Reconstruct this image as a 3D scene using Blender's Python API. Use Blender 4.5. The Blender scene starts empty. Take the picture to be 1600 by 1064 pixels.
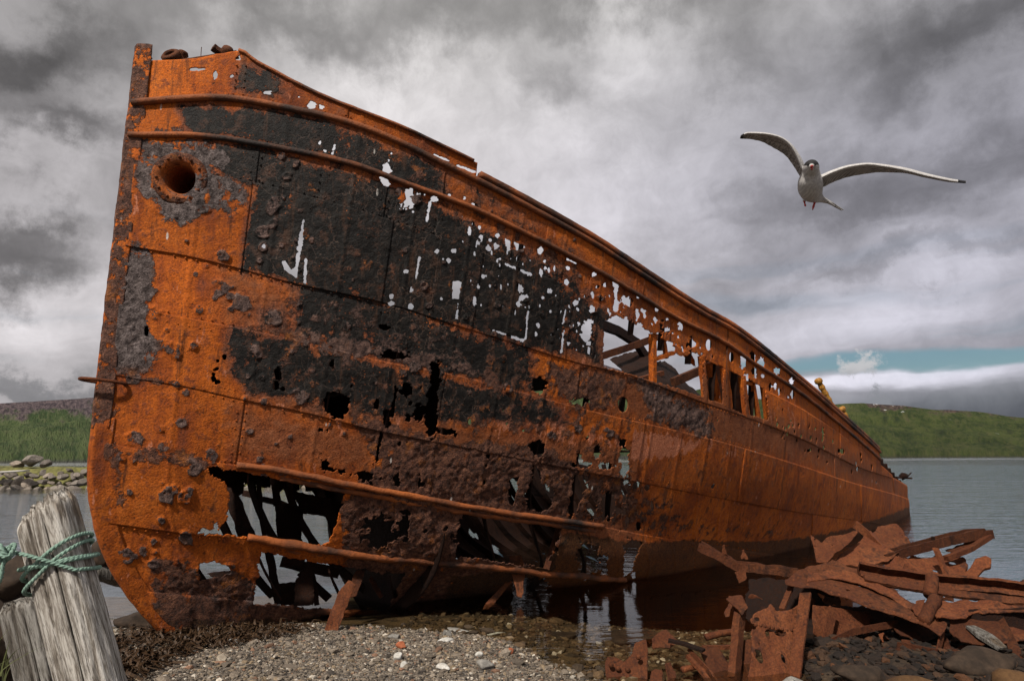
import bpy, bmesh, math, random
import numpy as np
from mathutils import Vector, Matrix

scene = bpy.context.scene
col = scene.collection
rnd = random.Random(7)
NR = np.random.default_rng(11)

# ------------------------------------------------------------------ camera, sky, sun, exposure
FPX = 1000.0                                    # focal length in pixels of the 1600 px wide photograph
PITCH = math.atan(184 / 1000); ROLL = .0065
CAM = np.array([0, 0, 1.7])
FW = np.array([0, math.cos(PITCH), math.sin(PITCH)])
_r0 = np.array([1., 0, 0]); _u0 = np.array([0, -math.sin(PITCH), math.cos(PITCH)])
RT = math.cos(ROLL) * _r0 - math.sin(ROLL) * _u0
UP = math.cos(ROLL) * _u0 + math.sin(ROLL) * _r0
cd = bpy.data.cameras.new('camera'); cam = bpy.data.objects.new('camera', cd); col.objects.link(cam)
cd.sensor_width = 36; cd.lens = 36 * FPX / 1600; cd.clip_end = 20000; cd.clip_start = .05
cam.matrix_world = Matrix(((RT[0], UP[0], -FW[0], CAM[0]), (RT[1], UP[1], -FW[1], CAM[1]), (RT[2], UP[2], -FW[2], CAM[2]), (0, 0, 0, 1)))
scene.camera = cam

SUN_AZ, SUN_EL = math.radians(-152), math.radians(48)      # azimuth clockwise from +Y (view direction)
sd = np.array([math.sin(SUN_AZ) * math.cos(SUN_EL), math.cos(SUN_AZ) * math.cos(SUN_EL), math.sin(SUN_EL)])
ld = bpy.data.lights.new('sun', 'SUN'); ld.energy = 4.8; ld.angle = math.radians(4); ld.color = (1, .93, .84)
sun = bpy.data.objects.new('sun', ld); col.objects.link(sun)
sun.rotation_euler = Vector(-sd).to_track_quat('-Z', 'Y').to_euler(); sun.location = (-6, -6, 12)

vs = scene.view_settings
vs.view_transform = 'Standard'; vs.look = 'None'; vs.gamma = 1; vs.use_curve_mapping = False; vs.exposure = 0.2
scene.cycles.use_denoising = True; scene.cycles.use_adaptive_sampling = True; scene.cycles.adaptive_threshold = .02
scene.cycles.max_bounces = 6; scene.cycles.diffuse_bounces = 3; scene.cycles.glossy_bounces = 3
scene.cycles.transparent_max_bounces = 12; scene.cycles.transmission_bounces = 4
scene.cycles.sample_clamp_indirect = 6

def proj(P):
    v = np.asarray(P) - CAM; d = v @ FW
    return 800 + FPX * (v @ RT) / d, 532 - FPX * (v @ UP) / d
def ray(px, py):
    px = np.asarray(px, float); py = np.asarray(py, float)
    return FW + ((px - 800) / FPX)[..., None] * RT + ((532 - py) / FPX)[..., None] * UP
def W(px, py, d):                               # point seen at a pixel, d metres deep
    return CAM + ray(px, py) * np.asarray(d, float)[..., None]
def Gd(px, py, z=0.0):                          # point of the horizontal plane z seen at a pixel
    r = ray(px, py); return CAM + r * ((z - CAM[2]) / r[..., 2])[..., None]

# ------------------------------------------------------------------ node helper
class NT:
    def __init__(s, tree): s.t = tree; s.n = tree.nodes; s.l = tree.links
    def new(s, ty, **k):
        n = s.n.new(ty)
        for a, v in k.items(): setattr(n, a, v)
        return n
    def put(s, sock, v):
        if hasattr(v, 'is_output') or hasattr(v, 'links'): s.l.new(v, sock)
        else:
            if hasattr(sock.default_value, '__len__') and not hasattr(v, '__len__'): v = [v] * len(sock.default_value)
            if hasattr(v, '__len__') and len(sock.default_value) == 4 and len(v) == 3: v = tuple(v) + (1,)
            sock.default_value = v
    def m(s, op, a, b=0.0, c=0.0, clamp=False):
        n = s.new('ShaderNodeMath', operation=op, use_clamp=clamp)
        s.put(n.inputs[0], a); s.put(n.inputs[1], b); s.put(n.inputs[2], c); return n.outputs[0]
    def vm(s, op, a, b=(0, 0, 0)):
        n = s.new('ShaderNodeVectorMath', operation=op); s.put(n.inputs[0], a)
        if op == 'SCALE': s.put(n.inputs['Scale'], b)
        else: s.put(n.inputs[1], b)
        return n.outputs['Value' if op in ('DOT_PRODUCT', 'LENGTH', 'DISTANCE') else 'Vector']
    def noise(s, vec, scale, detail=4, rough=.55, dist=0.0, out='Fac'):
        n = s.new('ShaderNodeTexNoise'); s.put(n.inputs['Vector'], vec)
        s.put(n.inputs['Scale'], scale); s.put(n.inputs['Detail'], detail); s.put(n.inputs['Roughness'], rough); s.put(n.inputs['Distortion'], dist)
        return n.outputs[out]
    def voro(s, vec, scale, feature='F1', out='Distance', rand=1.0):
        n = s.new('ShaderNodeTexVoronoi', feature=feature); s.put(n.inputs['Vector'], vec); s.put(n.inputs['Scale'], scale); s.put(n.inputs['Randomness'], rand)
        return n.outputs[out]
    def step(s, x, lo, hi, a=0.0, b=1.0, smooth=True):
        n = s.new('ShaderNodeMapRange', interpolation_type='SMOOTHSTEP' if smooth else 'LINEAR')
        s.put(n.inputs[0], x); s.put(n.inputs[1], lo); s.put(n.inputs[2], hi); s.put(n.inputs[3], a); s.put(n.inputs[4], b); return n.outputs[0]
    def mix(s, f, a, b, mode='MIX'):
        n = s.new('ShaderNodeMix', data_type='RGBA', blend_type=mode)
        s.put(n.inputs[0], f); s.put(n.inputs[6], a); s.put(n.inputs[7], b); return n.outputs[2]
    def ramp(s, f, stops, interp='LINEAR'):
        n = s.new('ShaderNodeValToRGB'); cr = n.color_ramp; cr.interpolation = interp
        while len(cr.elements) < len(stops): cr.elements.new(.5)
        for e, (p, c) in zip(cr.elements, stops): e.position = p; e.color = tuple(c) + (1,)
        s.put(n.inputs[0], f); return n.outputs[0]
    def attr(s, name, out='Fac'): return s.new('ShaderNodeAttribute', attribute_name=name).outputs[out]
    def mapping(s, vec, scale=(1, 1, 1), loc=(0, 0, 0), rot=(0, 0, 0)):
        n = s.new('ShaderNodeMapping'); s.put(n.inputs[0], vec); n.inputs[1].default_value = loc; n.inputs[2].default_value = rot; n.inputs[3].default_value = scale
        return n.outputs[0]
    def bump(s, h, strength=.5, dist=.02, normal=None):
        n = s.new('ShaderNodeBump'); s.put(n.inputs['Strength'], strength); s.put(n.inputs['Distance'], dist); s.put(n.inputs['Height'], h)
        if normal is not None: s.l.new(normal, n.inputs['Normal'])
        return n.outputs[0]

def material(name):
    m = bpy.data.materials.new(name); m.use_nodes = True
    t = NT(m.node_tree); t.b = m.node_tree.nodes['Principled BSDF']; t.out = m.node_tree.nodes['Material Output']
    t.b.inputs['Specular IOR Level'].default_value = .3
    t.tc = t.new('ShaderNodeTexCoord'); t.obj = t.tc.outputs['Object']
    t.geo = t.new('ShaderNodeNewGeometry'); t.pos = t.geo.outputs['Position']
    return m, t

# ------------------------------------------------------------------ world
def build_world():
    w = bpy.data.worlds.new('World'); scene.world = w; w.use_nodes = True
    t = NT(w.node_tree); bg = w.node_tree.nodes['Background']; bg.inputs['Strength'].default_value = .1
    sky = t.new('ShaderNodeTexSky', sky_type='NISHITA', sun_disc=False)
    sky.sun_elevation = SUN_EL; sky.sun_rotation = SUN_AZ; sky.air_density = 1.0; sky.dust_density = 1.5; sky.ozone_density = 2.0
    g = t.new('ShaderNodeTexCoord').outputs['Generated']
    sp = t.new('ShaderNodeSeparateXYZ'); t.l.new(g, sp.inputs[0]); x, y, z = sp.outputs
    az = t.m('ARCTAN2', x, y); el = t.m('ARCSINE', z)
    zc = t.m('MAXIMUM', z, 0.0)
    inv = t.m('DIVIDE', 1.0, t.m('ADD', zc, .16))
    cmb = t.new('ShaderNodeCombineXYZ'); t.put(cmb.inputs[0], t.m('MULTIPLY', x, inv)); t.put(cmb.inputs[1], t.m('MULTIPLY', y, inv))
    pl = cmb.outputs[0]                                   # a flat cloud deck seen in perspective
    ae = t.new('ShaderNodeCombineXYZ'); t.put(ae.inputs[0], az); t.put(ae.inputs[1], el)
    ae = ae.outputs[0]
    warp = t.noise(t.mapping(ae, (5, 8, 1)), 1.0, 3, .6, out='Color')
    wv = t.vm('SUBTRACT', warp, (.5, .5, .5))
    n_big = t.noise(t.mapping(t.vm('ADD', ae, t.vm('SCALE', wv, .16)), (2.6, 5.0, 1), (4.3, 1.2, 0)), 1.0, 5, .58)
    n_str = t.noise(t.mapping(t.vm('ADD', ae, t.vm('SCALE', wv, .10)), (2.2, 13, 1)), 1.0, 4, .55)
    n_fin = t.noise(t.vm('ADD', ae, t.vm('SCALE', wv, .1)), 11, 5, .68)
    aew = t.vm('ADD', ae, t.vm('SCALE', wv, .22))
    aew = t.vm('ADD', aew, t.vm('SCALE', t.vm('SUBTRACT', t.noise(ae, 15, 6, .72, out='Color'), (.5, .5, .5)), .12))
    aes = t.vm('ADD', ae, t.vm('MULTIPLY', wv, (.30, .035, 0)))
    aes = t.vm('ADD', aes, t.vm('MULTIPLY', t.vm('SUBTRACT', t.noise(t.mapping(ae, (7, 26, 1)), 1.0, 4, .65, out='Color'), (.5, .5, .5)), (.06, .022, 0)))
    def pxae(px, py):
        r = ray(px, py); r = r / np.linalg.norm(r); return math.atan2(r[0], r[1]), math.asin(r[2])
    def blob(px, py, rx, ry, rot=0.0, soft=.0, vec=None):
        a, e = pxae(px, py)
        v = t.vm('SUBTRACT', vec or aew, (a, e, 0))
        v = t.mapping(v, rot=(0, 0, rot)) if rot else v
        v = t.vm('MULTIPLY', v, (FPX / rx, FPX / ry, 0))
        return t.step(t.vm('LENGTH', v), 1.0, soft)
    # base luminance of the veil
    lum = t.m('MULTIPLY_ADD', n_big, .40, .155)
    lum = t.m('ADD', lum, t.m('MULTIPLY', t.m('SUBTRACT', n_str, .5), t.step(el, .55, .15, .05, .55)))
    for bl in SKY_BRIGHT: lum = t.m('ADD', lum, t.m('MULTIPLY', blob(*bl[1:], vec=aes if bl[4] < 70 else None), bl[0]))
    for bl in SKY_DARK:
        lum = t.m('MULTIPLY', lum, t.m('SUBTRACT', 1.0, t.m('MULTIPLY', blob(*bl[1:]), bl[0])))
    lum = t.m('MULTIPLY', lum, t.m('MULTIPLY_ADD', n_fin, .7, .65))
    lum = t.m('MAXIMUM', lum, .03)
    cool = t.step(az, -.3, .7)
    tint = t.mix(cool, (1.015, .965, .99), (.96, .945, 1.075))
    warmtop = t.step(el, .35, .8)
    tint = t.mix(warmtop, tint, (1.03, 1.0, .965))
    cloud = t.mix(1.0, t.mix(0.0, tint, tint), lum, 'MULTIPLY')
    cloud = t.vm('SCALE', cloud, 10.0)
    # clear gaps low down to the right: blue shows through between the streaks
    gap = t.m('MULTIPLY', t.step(t.noise(t.mapping(t.vm('ADD', ae, t.vm('SCALE', wv, .06)), (1.3, 20, 1), (.3, .17, 0)), 1.0, 4, .5), .52, .66), t.step(el, .34, .22))
    gap = t.m('MULTIPLY', gap, t.step(el, .06, .12))
    gap = t.m('MULTIPLY', gap, .22)
    for gb in SKY_GAP: gap = t.m('MAXIMUM', gap, t.m('MULTIPLY', blob(*gb[1:], vec=aes), gb[0]))
    skyc = t.mix(1.0, sky.outputs[0], (.50, .60, .56), 'MULTIPLY')
    c = t.mix(gap, cloud, skyc)
    # low cloud bank and small cumulus near the horizon
    for (amt, px, py, rx, ry, lo, hi) in SKY_BANK:
        bb = t.m('MULTIPLY', blob(px, py, rx, ry, 0, .45, vec=aes if rx > 150 else aew), amt)
        a, e = pxae(px, py)
        lit = t.step(t.m('ADD', el, t.m('MULTIPLY', t.m('SUBTRACT', n_fin, .5), .05)), e - ry * .1 / FPX, e + ry * 1.0 / FPX)
        bc = t.mix(lit, tuple(10 * v for v in lo), tuple(10 * v for v in hi))
        c = t.mix(bb, c, bc)
    t.l.new(c, bg.inputs['Color'])

# (amount, px, py, rx, ry, rot) measured from the photograph's cloud masses, turned into sky directions
SKY_BRIGHT = [(.25, 740, 225, 400, 200, .25), (.20, 960, 95, 170, 90, .0), (.16, 110, 470, 260, 150, .1), (.14, 60, 520, 120, 60),
              (.14, 1010, 330, 360, 150), (.16, 1250, 520, 420, 60), (.40, 1390, 592, 300, 17, .02, .3), (.14, 40, 250, 110, 70), (.08, 1500, 430, 260, 30), (.12, 1150, 160, 260, 110), (.14, 560, 160, 200, 110)]
SKY_DARK = [(.66, 30, 90, 260, 80, -.6), (.42, 420, 15, 430, 75, 0), (.55, 90, 205, 120, 50, -.25, .1), (.66, 20, 375, 140, 72, -.15, .25),
            (.34, 875, 125, 110, 60, -.3, 0), (.30, 1165, 75, 95, 105, .2, 0), (.60, 1540, 25, 430, 110, 0), (.38, 1000, -40, 520, 90), (.46, 1500, 265, 420, 110, .0),
            (.22, 700, 30, 200, 70), (.25, 20, 600, 120, 30), (.28, 1430, 420, 330, 30, .0), (.2, 1250, 330, 300, 50, .1)]
SKY_GAP = [(.9, 1480, 563, 420, 17, .05, .4), (.22, 1180, 470, 260, 22, .1, .2)]
SKY_BANK = [(.97, 1610, 648, 420, 62, (.085, .092, .108), (.24, .25, .275)), (.9, 1345, 600, 38, 26, (.22, .23, .25), (.5, .49, .5)), (.7, 1290, 622, 60, 22, (.2, .22, .25), (.38, .39, .42)),
            (.7, 15, 590, 110, 30, (.18, .18, .19), (.36, .35, .36)), (.6, 1140, 640, 200, 40, (.24, .25, .28), (.42, .42, .45))]
build_world()

# ------------------------------------------------------------------ numpy noise
def _h(ix, iy, iz, seed):
    with np.errstate(over='ignore'):
        n = ix.astype(np.uint32) * np.uint32(374761393) + iy.astype(np.uint32) * np.uint32(668265263) + iz.astype(np.uint32) * np.uint32(2246822519) + np.uint32(seed * 3266489917 & 0xffffffff)
        n = (n ^ (n >> np.uint32(13))) * np.uint32(1274126177); n = n ^ (n >> np.uint32(16))
        n = n * np.uint32(2654435761); n ^= n >> np.uint32(15)
    return n.astype(np.float64) / 4294967295.0
def vnoise(P, seed=0):
    P = np.asarray(P, float); i = np.floor(P).astype(np.int64); f = P - i; f = f * f * (3 - 2 * f)
    x, y, z = i[..., 0], i[..., 1], i[..., 2]; fx, fy, fz = f[..., 0], f[..., 1], f[..., 2]
    r = 0
    for dx in (0, 1):
        for dy in (0, 1):
            for dz in (0, 1):
                w = (fx if dx else 1 - fx) * (fy if dy else 1 - fy) * (fz if dz else 1 - fz)
                r = r + w * _h(x + dx, y + dy, z + dz, seed)
    return r * 2 - 1
def fbm(P, oct=4, seed=0, gain=.5, lac=2.03):
    a, s, r = 1.0, 0.0, 0
    P = np.asarray(P, float)
    for k in range(oct):
        r = r + a * vnoise(P, seed + k * 17); s += a; a *= gain; P = P * lac + 13.7
    return r / s
def sstep(x, a, b):
    t = np.clip((x - a) / (b - a), 0, 1); return t * t * (3 - 2 * t)

# ------------------------------------------------------------------ mesh helpers
def tag(o, label=None, cat=None, group=None, kind=None):
    if label: o['label'] = label
    if cat: o['category'] = cat
    if group: o['group'] = group
    if kind: o['kind'] = kind
    return o
def obj(name, mesh, mat=None, parent=None):
    if mat is not None and not mesh.materials: mesh.materials.append(mat)
    o = bpy.data.objects.new(name, mesh); col.objects.link(o)
    if parent is not None: o.parent = parent
    return o
def empty(name, loc=(0, 0, 0)):
    o = bpy.data.objects.new(name, None); col.objects.link(o); o.location = loc; o.empty_display_size = .2
    return o
def mk(name, V, faces, mat, parent=None, smooth=True, attrs=None, recentre=False, sm_mask=None):
    """faces: list of int arrays with 3 or 4 columns"""
    V = np.asarray(V, float)
    loc = np.zeros(3)
    if recentre:
        loc = np.array([(V[:, 0].min() + V[:, 0].max()) / 2, (V[:, 1].min() + V[:, 1].max()) / 2, V[:, 2].min()]); V = V - loc
    me = bpy.data.meshes.new(name)
    if not isinstance(faces, list): faces = [faces]
    faces = [np.asarray(f, np.int32) for f in faces if len(f)]
    nl = sum(f.size for f in faces); nf = sum(len(f) for f in faces)
    me.vertices.add(len(V)); me.vertices.foreach_set('co', V.astype(np.float32).ravel())
    me.loops.add(nl); me.loops.foreach_set('vertex_index', np.concatenate([f.ravel() for f in faces]))
    me.polygons.add(nf)
    tot = np.concatenate([np.full(len(f), f.shape[1], np.int32) for f in faces])
    st = np.concatenate([[0], np.cumsum(tot)[:-1]]).astype(np.int32)
    me.polygons.foreach_set('loop_start', st)
    try: me.polygons.foreach_set('loop_total', tot)
    except Exception: pass
    smv = np.full(nf, bool(smooth)) if sm_mask is None else sm_mask
    me.polygons.foreach_set('use_smooth', smv)
    for k, a in (attrs or {}).items():
        a = np.asarray(a, np.float32)
        if a.ndim == 1:
            at = me.attributes.new(k, 'FLOAT', 'POINT'); at.data.foreach_set('value', a)
        else:
            at = me.attributes.new(k, 'FLOAT_COLOR', 'POINT'); at.data.foreach_set('color', np.concatenate([a, np.ones((len(a), 1), np.float32)], 1).ravel())
    me.update(calc_edges=True); me.validate()
    o = obj(name, me, mat, parent); o.location = loc
    return o

def clip_grid(nu, nv, f, arrs):
    """grid nu x nv vertices (v major rows), keep f>0; arrs dict of (nv*nu, k) arrays -> clipped arrays, tris"""
    idx = np.arange(nu * nv).reshape(nv, nu)
    a, b, c, d = idx[:-1, :-1].ravel(), idx[:-1, 1:].ravel(), idx[1:, 1:].ravel(), idx[1:, :-1].ravel()
    T = np.concatenate([np.stack([a, b, c], 1), np.stack([a, c, d], 1)])
    ins = f > 0; n_in = ins[T].sum(1)
    out = [T[n_in == 3]]
    n0 = len(f); keys = []; ek = {}
    new_a, new_b = [], []
    P1 = T[n_in == 1]; P2 = T[n_in == 2]
    def rot(Tm, want):
        m = ins[Tm] if want else ~ins[Tm]; k = m.argmax(1)
        return np.stack([Tm[np.arange(len(Tm)), (k + i) % 3] for i in range(3)], 1)
    P1 = rot(P1, True); P2 = rot(P2, False)               # P1: first inside; P2: first outside
    E = np.concatenate([P1[:, [0, 1]], P1[:, [0, 2]], P2[:, [0, 1]], P2[:, [0, 2]]]) if len(P1) + len(P2) else np.zeros((0, 2), int)
    if len(E):
        Es = np.sort(E, 1); key = Es[:, 0].astype(np.int64) * n0 + Es[:, 1]
        uq, inv = np.unique(key, return_inverse=True); inv = inv.ravel()
        ea, eb = (uq // n0).astype(int), (uq % n0).astype(int)
        t = f[ea] / (f[ea] - f[eb]); t = np.clip(t, .02, .98)
        m1, m2 = len(P1), len(P2)
        i01, i02, j01, j02 = inv[:m1] + n0, inv[m1:2 * m1] + n0, inv[2 * m1:2 * m1 + m2] + n0, inv[2 * m1 + m2:] + n0
        out.append(np.stack([P1[:, 0], i01, i02], 1))
        out.append(np.stack([j01, P2[:, 1], P2[:, 2]], 1)); out.append(np.stack([j01, P2[:, 2], j02], 1))
        arrs = {k: np.concatenate([v, v[ea] + (v[eb] - v[ea]) * (t[:, None] if v.ndim > 1 else t)]) for k, v in arrs.items()}
    T = np.concatenate(out)
    return arrs, T

def components(T, n):
    lab = np.arange(n); e = np.concatenate([T[:, [0, 1]], T[:, [1, 2]]])
    for _ in range(400):
        m = np.minimum(lab[e[:, 0]], lab[e[:, 1]]); old = lab.copy()
        np.minimum.at(lab, e[:, 0], m); np.minimum.at(lab, e[:, 1], m)
        lab = lab[lab]; lab = lab[lab]
        if (lab == old).all(): break
    return lab[T[:, 0]]

def thicken(V, Nn, T, th, attrs):
    """front V, back V-N*th, rim; returns V, faces, smooth mask, attrs"""
    n = len(V)
    e = np.concatenate([T[:, [0, 1]], T[:, [1, 2]], T[:, [2, 0]]])
    key = np.sort(e, 1); key = key[:, 0].astype(np.int64) * n + key[:, 1]
    uq, idx, cnt = np.unique(key, return_index=True, return_counts=True)
    be = e[idx[cnt == 1]]
    V2 = np.concatenate([V, V - Nn * th])
    rim = np.stack([be[:, 1], be[:, 0], be[:, 0] + n, be[:, 1] + n], 1)
    faces = [np.concatenate([T, T[:, ::-1] + n]), rim]
    sm = np.concatenate([np.ones(2 * len(T), bool), np.zeros(len(rim), bool)])
    return V2, faces, sm, {k: np.concatenate([a, a]) for k, a in attrs.items()}

def compact(T, arrs):
    u, inv = np.unique(T.ravel(), return_inverse=True)
    return inv.reshape(T.shape), {k: v[u] for k, v in arrs.items()}

def frames_along(P, up0):
    P = np.asarray(P, float); t = np.gradient(P, axis=0); t /= np.linalg.norm(t, axis=1, keepdims=True) + 1e-9
    if np.ndim(up0) == 1: up0 = np.tile(np.asarray(up0, float), (len(P), 1))
    u = up0 - (up0 * t).sum(1, keepdims=True) * t; u /= np.linalg.norm(u, axis=1, keepdims=True) + 1e-9
    return t, u, np.cross(t, u)
def sweep(P, sec, up0=(0, 0, 1), scale=None, twist=None, caps=True, closed=False):
    """sweep 2D section (k,2) [side, up] along P -> V, faces"""
    P = np.asarray(P, float); t, u, s = frames_along(P, up0); n, k = len(P), len(sec)
    sec = np.asarray(sec, float)
    sc = np.ones(n) if scale is None else np.asarray(scale)
    if twist is None: S = np.tile(sec, (n, 1, 1))
    else:
        c, si = np.cos(twist), np.sin(twist)
        S = np.stack([sec[None, :, 0] * c[:, None] - sec[None, :, 1] * si[:, None], sec[None, :, 0] * si[:, None] + sec[None, :, 1] * c[:, None]], -1)
    S = S * sc[:, None, None]
    V = P[:, None, :] + S[..., :1] * s[:, None, :] + S[..., 1:] * u[:, None, :]
    i = np.arange(n if closed else n - 1)[:, None]; j = np.arange(k)[None, :]
    i2 = (i + 1) % n; j2 = (j + 1) % k
    Q = np.stack([i * k + j, i * k + j2, i2 * k + j2, i2 * k + j], -1).reshape(-1, 4)
    V = V.reshape(-1, 3); F = [Q]
    if caps and not closed:
        c0, c1 = len(V), len(V) + 1; V = np.concatenate([V, [P[0], P[-1]]])
        jj = np.arange(k)
        F.append(np.stack([np.full(k, c0), (jj + 1) % k, jj], 1)); F.append(np.stack([np.full(k, c1), (n - 1) * k + jj, (n - 1) * k + (jj + 1) % k], 1))
    return V, F
def circ(r, k=10, ry=None):
    a = np.arange(k) * 2 * math.pi / k; return np.stack([r * np.cos(a), (ry or r) * np.sin(a)], 1)
def resample(P, step):
    P = np.asarray(P, float); d = np.concatenate([[0], np.cumsum(np.linalg.norm(np.diff(P, axis=0), axis=1))])
    n = max(2, int(d[-1] / step) + 1); q = np.linspace(0, d[-1], n)
    return np.stack([np.interp(q, d, P[:, k]) for k in range(P.shape[1])], 1)
def smoothcurve(P, step, it=2):
    P = np.asarray(P, float)
    for _ in range(it):
        Q = [P[0]]
        for a, b in zip(P[:-1], P[1:]): Q += [a * .75 + b * .25, a * .25 + b * .75]
        P = np.array(Q + [P[-1]])
    return resample(P, step)
def rough(V, amp, freq, seed=0, oct=3):
    V = np.asarray(V, float)
    return V + amp * np.stack([fbm(V * freq + 7.1 * k, oct, seed + 31 * k) for k in range(3)], 1)
def seg_dist(x, y, poly, closed=True):
    d = np.full(x.shape, 1e9); n = len(poly)
    for i in range(n if closed else n - 1):
        (ax, ay), (bx, by) = poly[i], poly[(i + 1) % n]
        vx, vy = bx - ax, by - ay; L = vx * vx + vy * vy + 1e-12
        t = np.clip(((x - ax) * vx + (y - ay) * vy) / L, 0, 1)
        d = np.minimum(d, np.hypot(x - ax - t * vx, y - ay - t * vy))
    return d
def poly_sd(x, y, poly):                         # positive inside
    ins = np.zeros(x.shape, bool); n = len(poly)
    for i in range(n):
        (ax, ay), (bx, by) = poly[i], poly[(i + 1) % n]
        if ay == by: continue
        c = ((ay > y) != (by > y)) & (x < (bx - ax) * (y - ay) / (by - ay) + ax); ins ^= c
    d = seg_dist(x, y, poly)
    return np.where(ins, d, -d)

# ------------------------------------------------------------------ materials
def rust_material(name, hull=False, tone=1.0):
    m, t = material(name); p = t.pos if hull else t.obj
    n1 = t.noise(p, 1.5, 4, .6); n2 = t.noise(p, 8, 5, .68, .3); n3 = t.noise(p, 55, 3, .75)
    st = t.noise(t.mapping(p, (8, 8, .5)), 1.0, 4, .65)          # run-off streaks
    k = tone
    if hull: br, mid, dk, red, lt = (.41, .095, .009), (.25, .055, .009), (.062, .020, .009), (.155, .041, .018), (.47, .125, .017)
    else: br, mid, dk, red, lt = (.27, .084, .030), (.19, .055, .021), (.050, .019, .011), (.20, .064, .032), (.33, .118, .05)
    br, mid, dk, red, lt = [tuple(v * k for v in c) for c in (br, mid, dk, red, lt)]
    f = t.m('ADD', t.m('MULTIPLY', n1, .40), t.m('ADD', t.m('MULTIPLY', st, .33), t.m('MULTIPLY', n2, .27)))
    c = t.ramp(f, [(.36, red), (.44, mid), (.52, br), (.62, lt)])
    c = t.mix(t.step(n2, .55, .66, 0, .8), c, red)
    c = t.mix(t.step(t.m('ADD', t.m('MULTIPLY', n2, .55), t.m('MULTIPLY', n3, .45)), .43, .34, 0, .9), c, dk)
    c = t.mix(t.step(st, .57, .68, 0, .75), c, dk)
    c = t.mix(t.step(n3, .38, .66), t.vm('SCALE', c, .70), t.vm('SCALE', c, 1.20))
    pit = t.m('MULTIPLY', t.step(t.voro(t.vm('ADD', p, t.vm('SCALE', t.noise(p, 30, 2, out='Color'), .03)), 30), .17, .09), t.step(n1, .42, .58)); c = t.mix(t.m('MULTIPLY', pit, .8), c, dk)
    if not hull: c = t.mix(t.step(t.noise(p, 4, 4, .7), .52, .66, 0, .75), c, dk)
    if not hull: c = t.vm('SCALE', c, t.m('MULTIPLY_ADD', t.new('ShaderNodeObjectInfo').outputs['Random'], .6, .62))
    rgh = t.step(n3, .3, .7, .75, .95)
    h = t.m('ADD', t.m('MULTIPLY', n2, .6), t.m('MULTIPLY', n3, .4))
    if hull:
        pa, cr, pr, we, gy = t.attr('paint'), t.attr('crust'), t.attr('prim'), t.attr('wet'), t.attr('grey')
        rn = t.new('ShaderNodeObjectInfo').outputs['Random']
        c = t.vm('SCALE', c, t.m('MULTIPLY_ADD', rn, .34, .84))
        bw_ = t.attr('brown'); c = t.mix(t.step(t.m('ADD', bw_, t.m('MULTIPLY', t.m('SUBTRACT', n2, .5), 1.2)), .25, .8, 0, .85), c, t.ramp(t.m('ADD', t.m('MULTIPLY', n2, .4), t.m('MULTIPLY', n3, .6)), [(.38, (.055, .02, .011)), (.5, (.165, .054, .022)), (.62, (.25, .092, .04))]))
        e1 = t.noise(p, 3.6, 7, .72, .25); e2 = t.noise(t.vm('ADD', p, (3.1, 1.7, 9.2)), 6.5, 6, .72)
        # peeling primer
        pf = t.noise(t.mapping(p, (9, 9, 2.6)), 1.0, 5, .65)
        pm = t.step(t.m('ADD', pr, t.m('MULTIPLY', t.m('SUBTRACT', pf, .5), 3.4)), .50, .64, 0, .9)
        c = t.mix(pm, c, t.mix(t.step(n3, .35, .65), (.26, .075, .035), (.50, .20, .11)))
        # black paint flaking off, a brown stain round every flake
        pv = t.m('ADD', pa, t.m('MULTIPLY', t.m('SUBTRACT', t.m('MULTIPLY_ADD', e2, .35, t.m('MULTIPLY', e1, .65)), .5), t.m('MULTIPLY_ADD', pa, 3.6, 1.2)))
        sp2 = t.voro(t.vm('ADD', p, t.vm('SCALE', t.noise(p, 22, 2, out='Color'), .06)), 26)
        pv = t.m('SUBTRACT', pv, t.m('MULTIPLY', t.step(sp2, .26, .08), t.step(e2, .44, .56, .1, .75)))
        pk = t.step(pv, .42, .55)
        bl = t.mix(t.step(n2, .42, .7), (.0045, .0038, .0034), (.017, .0140, .0120))
        bl = t.mix(t.step(e2, .53, .62, 0, .8), bl, t.mix(n3, (.025, .012, .008), (.085, .043, .028)))
        crk_ = t.voro(t.vm('ADD', p, t.vm('SCALE', t.noise(p, 9, 3, out='Color'), .16)), 6, 'DISTANCE_TO_EDGE'); bl = t.mix(t.m('MULTIPLY', t.step(crk_, .022, .006), t.step(n1, .46, .56, 0, .55)), bl, (.13, .085, .065))
        bl = t.mix(t.step(st, .57, .68, 0, .6), bl, (.065, .030, .016))
        bl = t.mix(t.step(n3, .56, .68, 0, .35), bl, (.075, .05, .04))
        halo = t.m('MULTIPLY', t.step(pv, .05, .46), t.m('SUBTRACT', 1.0, pk))
        c = t.mix(t.m('MULTIPLY', halo, .7), c, t.mix(t.step(n3, .4, .62), (.055, .026, .019), (.15, .072, .05)))
        c = t.mix(pk, c, bl)
        # thick scale
        ck = t.step(t.m('ADD', cr, t.m('MULTIPLY', t.m('SUBTRACT', t.m('MULTIPLY_ADD', e1, .4, t.m('MULTIPLY', e2, .6)), .5), t.m('MULTIPLY_ADD', cr, 3.4, 1.0))), .46, .56)
        cn = t.m('ADD', t.m('MULTIPLY', t.noise(p, 15, 5, .72), .62), t.m('MULTIPLY', n3, .38))
        cc = t.ramp(cn, [(.34, (.012, .007, .006)), (.43, (.050, .023, .016)), (.50, (.105, .045, .029)), (.57, (.165, .070, .040)), (.66, (.27, .135, .085))])
        cc = t.mix(t.step(e1, .56, .66, 0, .75), cc, t.mix(t.step(n3, .4, .6), (.16, .045, .010), (.36, .12, .02)))
        cc = t.mix(t.m('MULTIPLY', gy, .85), cc, t.ramp(cn, [(.34, (.014, .011, .011)), (.45, (.062, .05, .048)), (.54, (.13, .112, .11)), (.66, (.27, .235, .23))]))
        c = t.mix(ck, c, cc)
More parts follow.
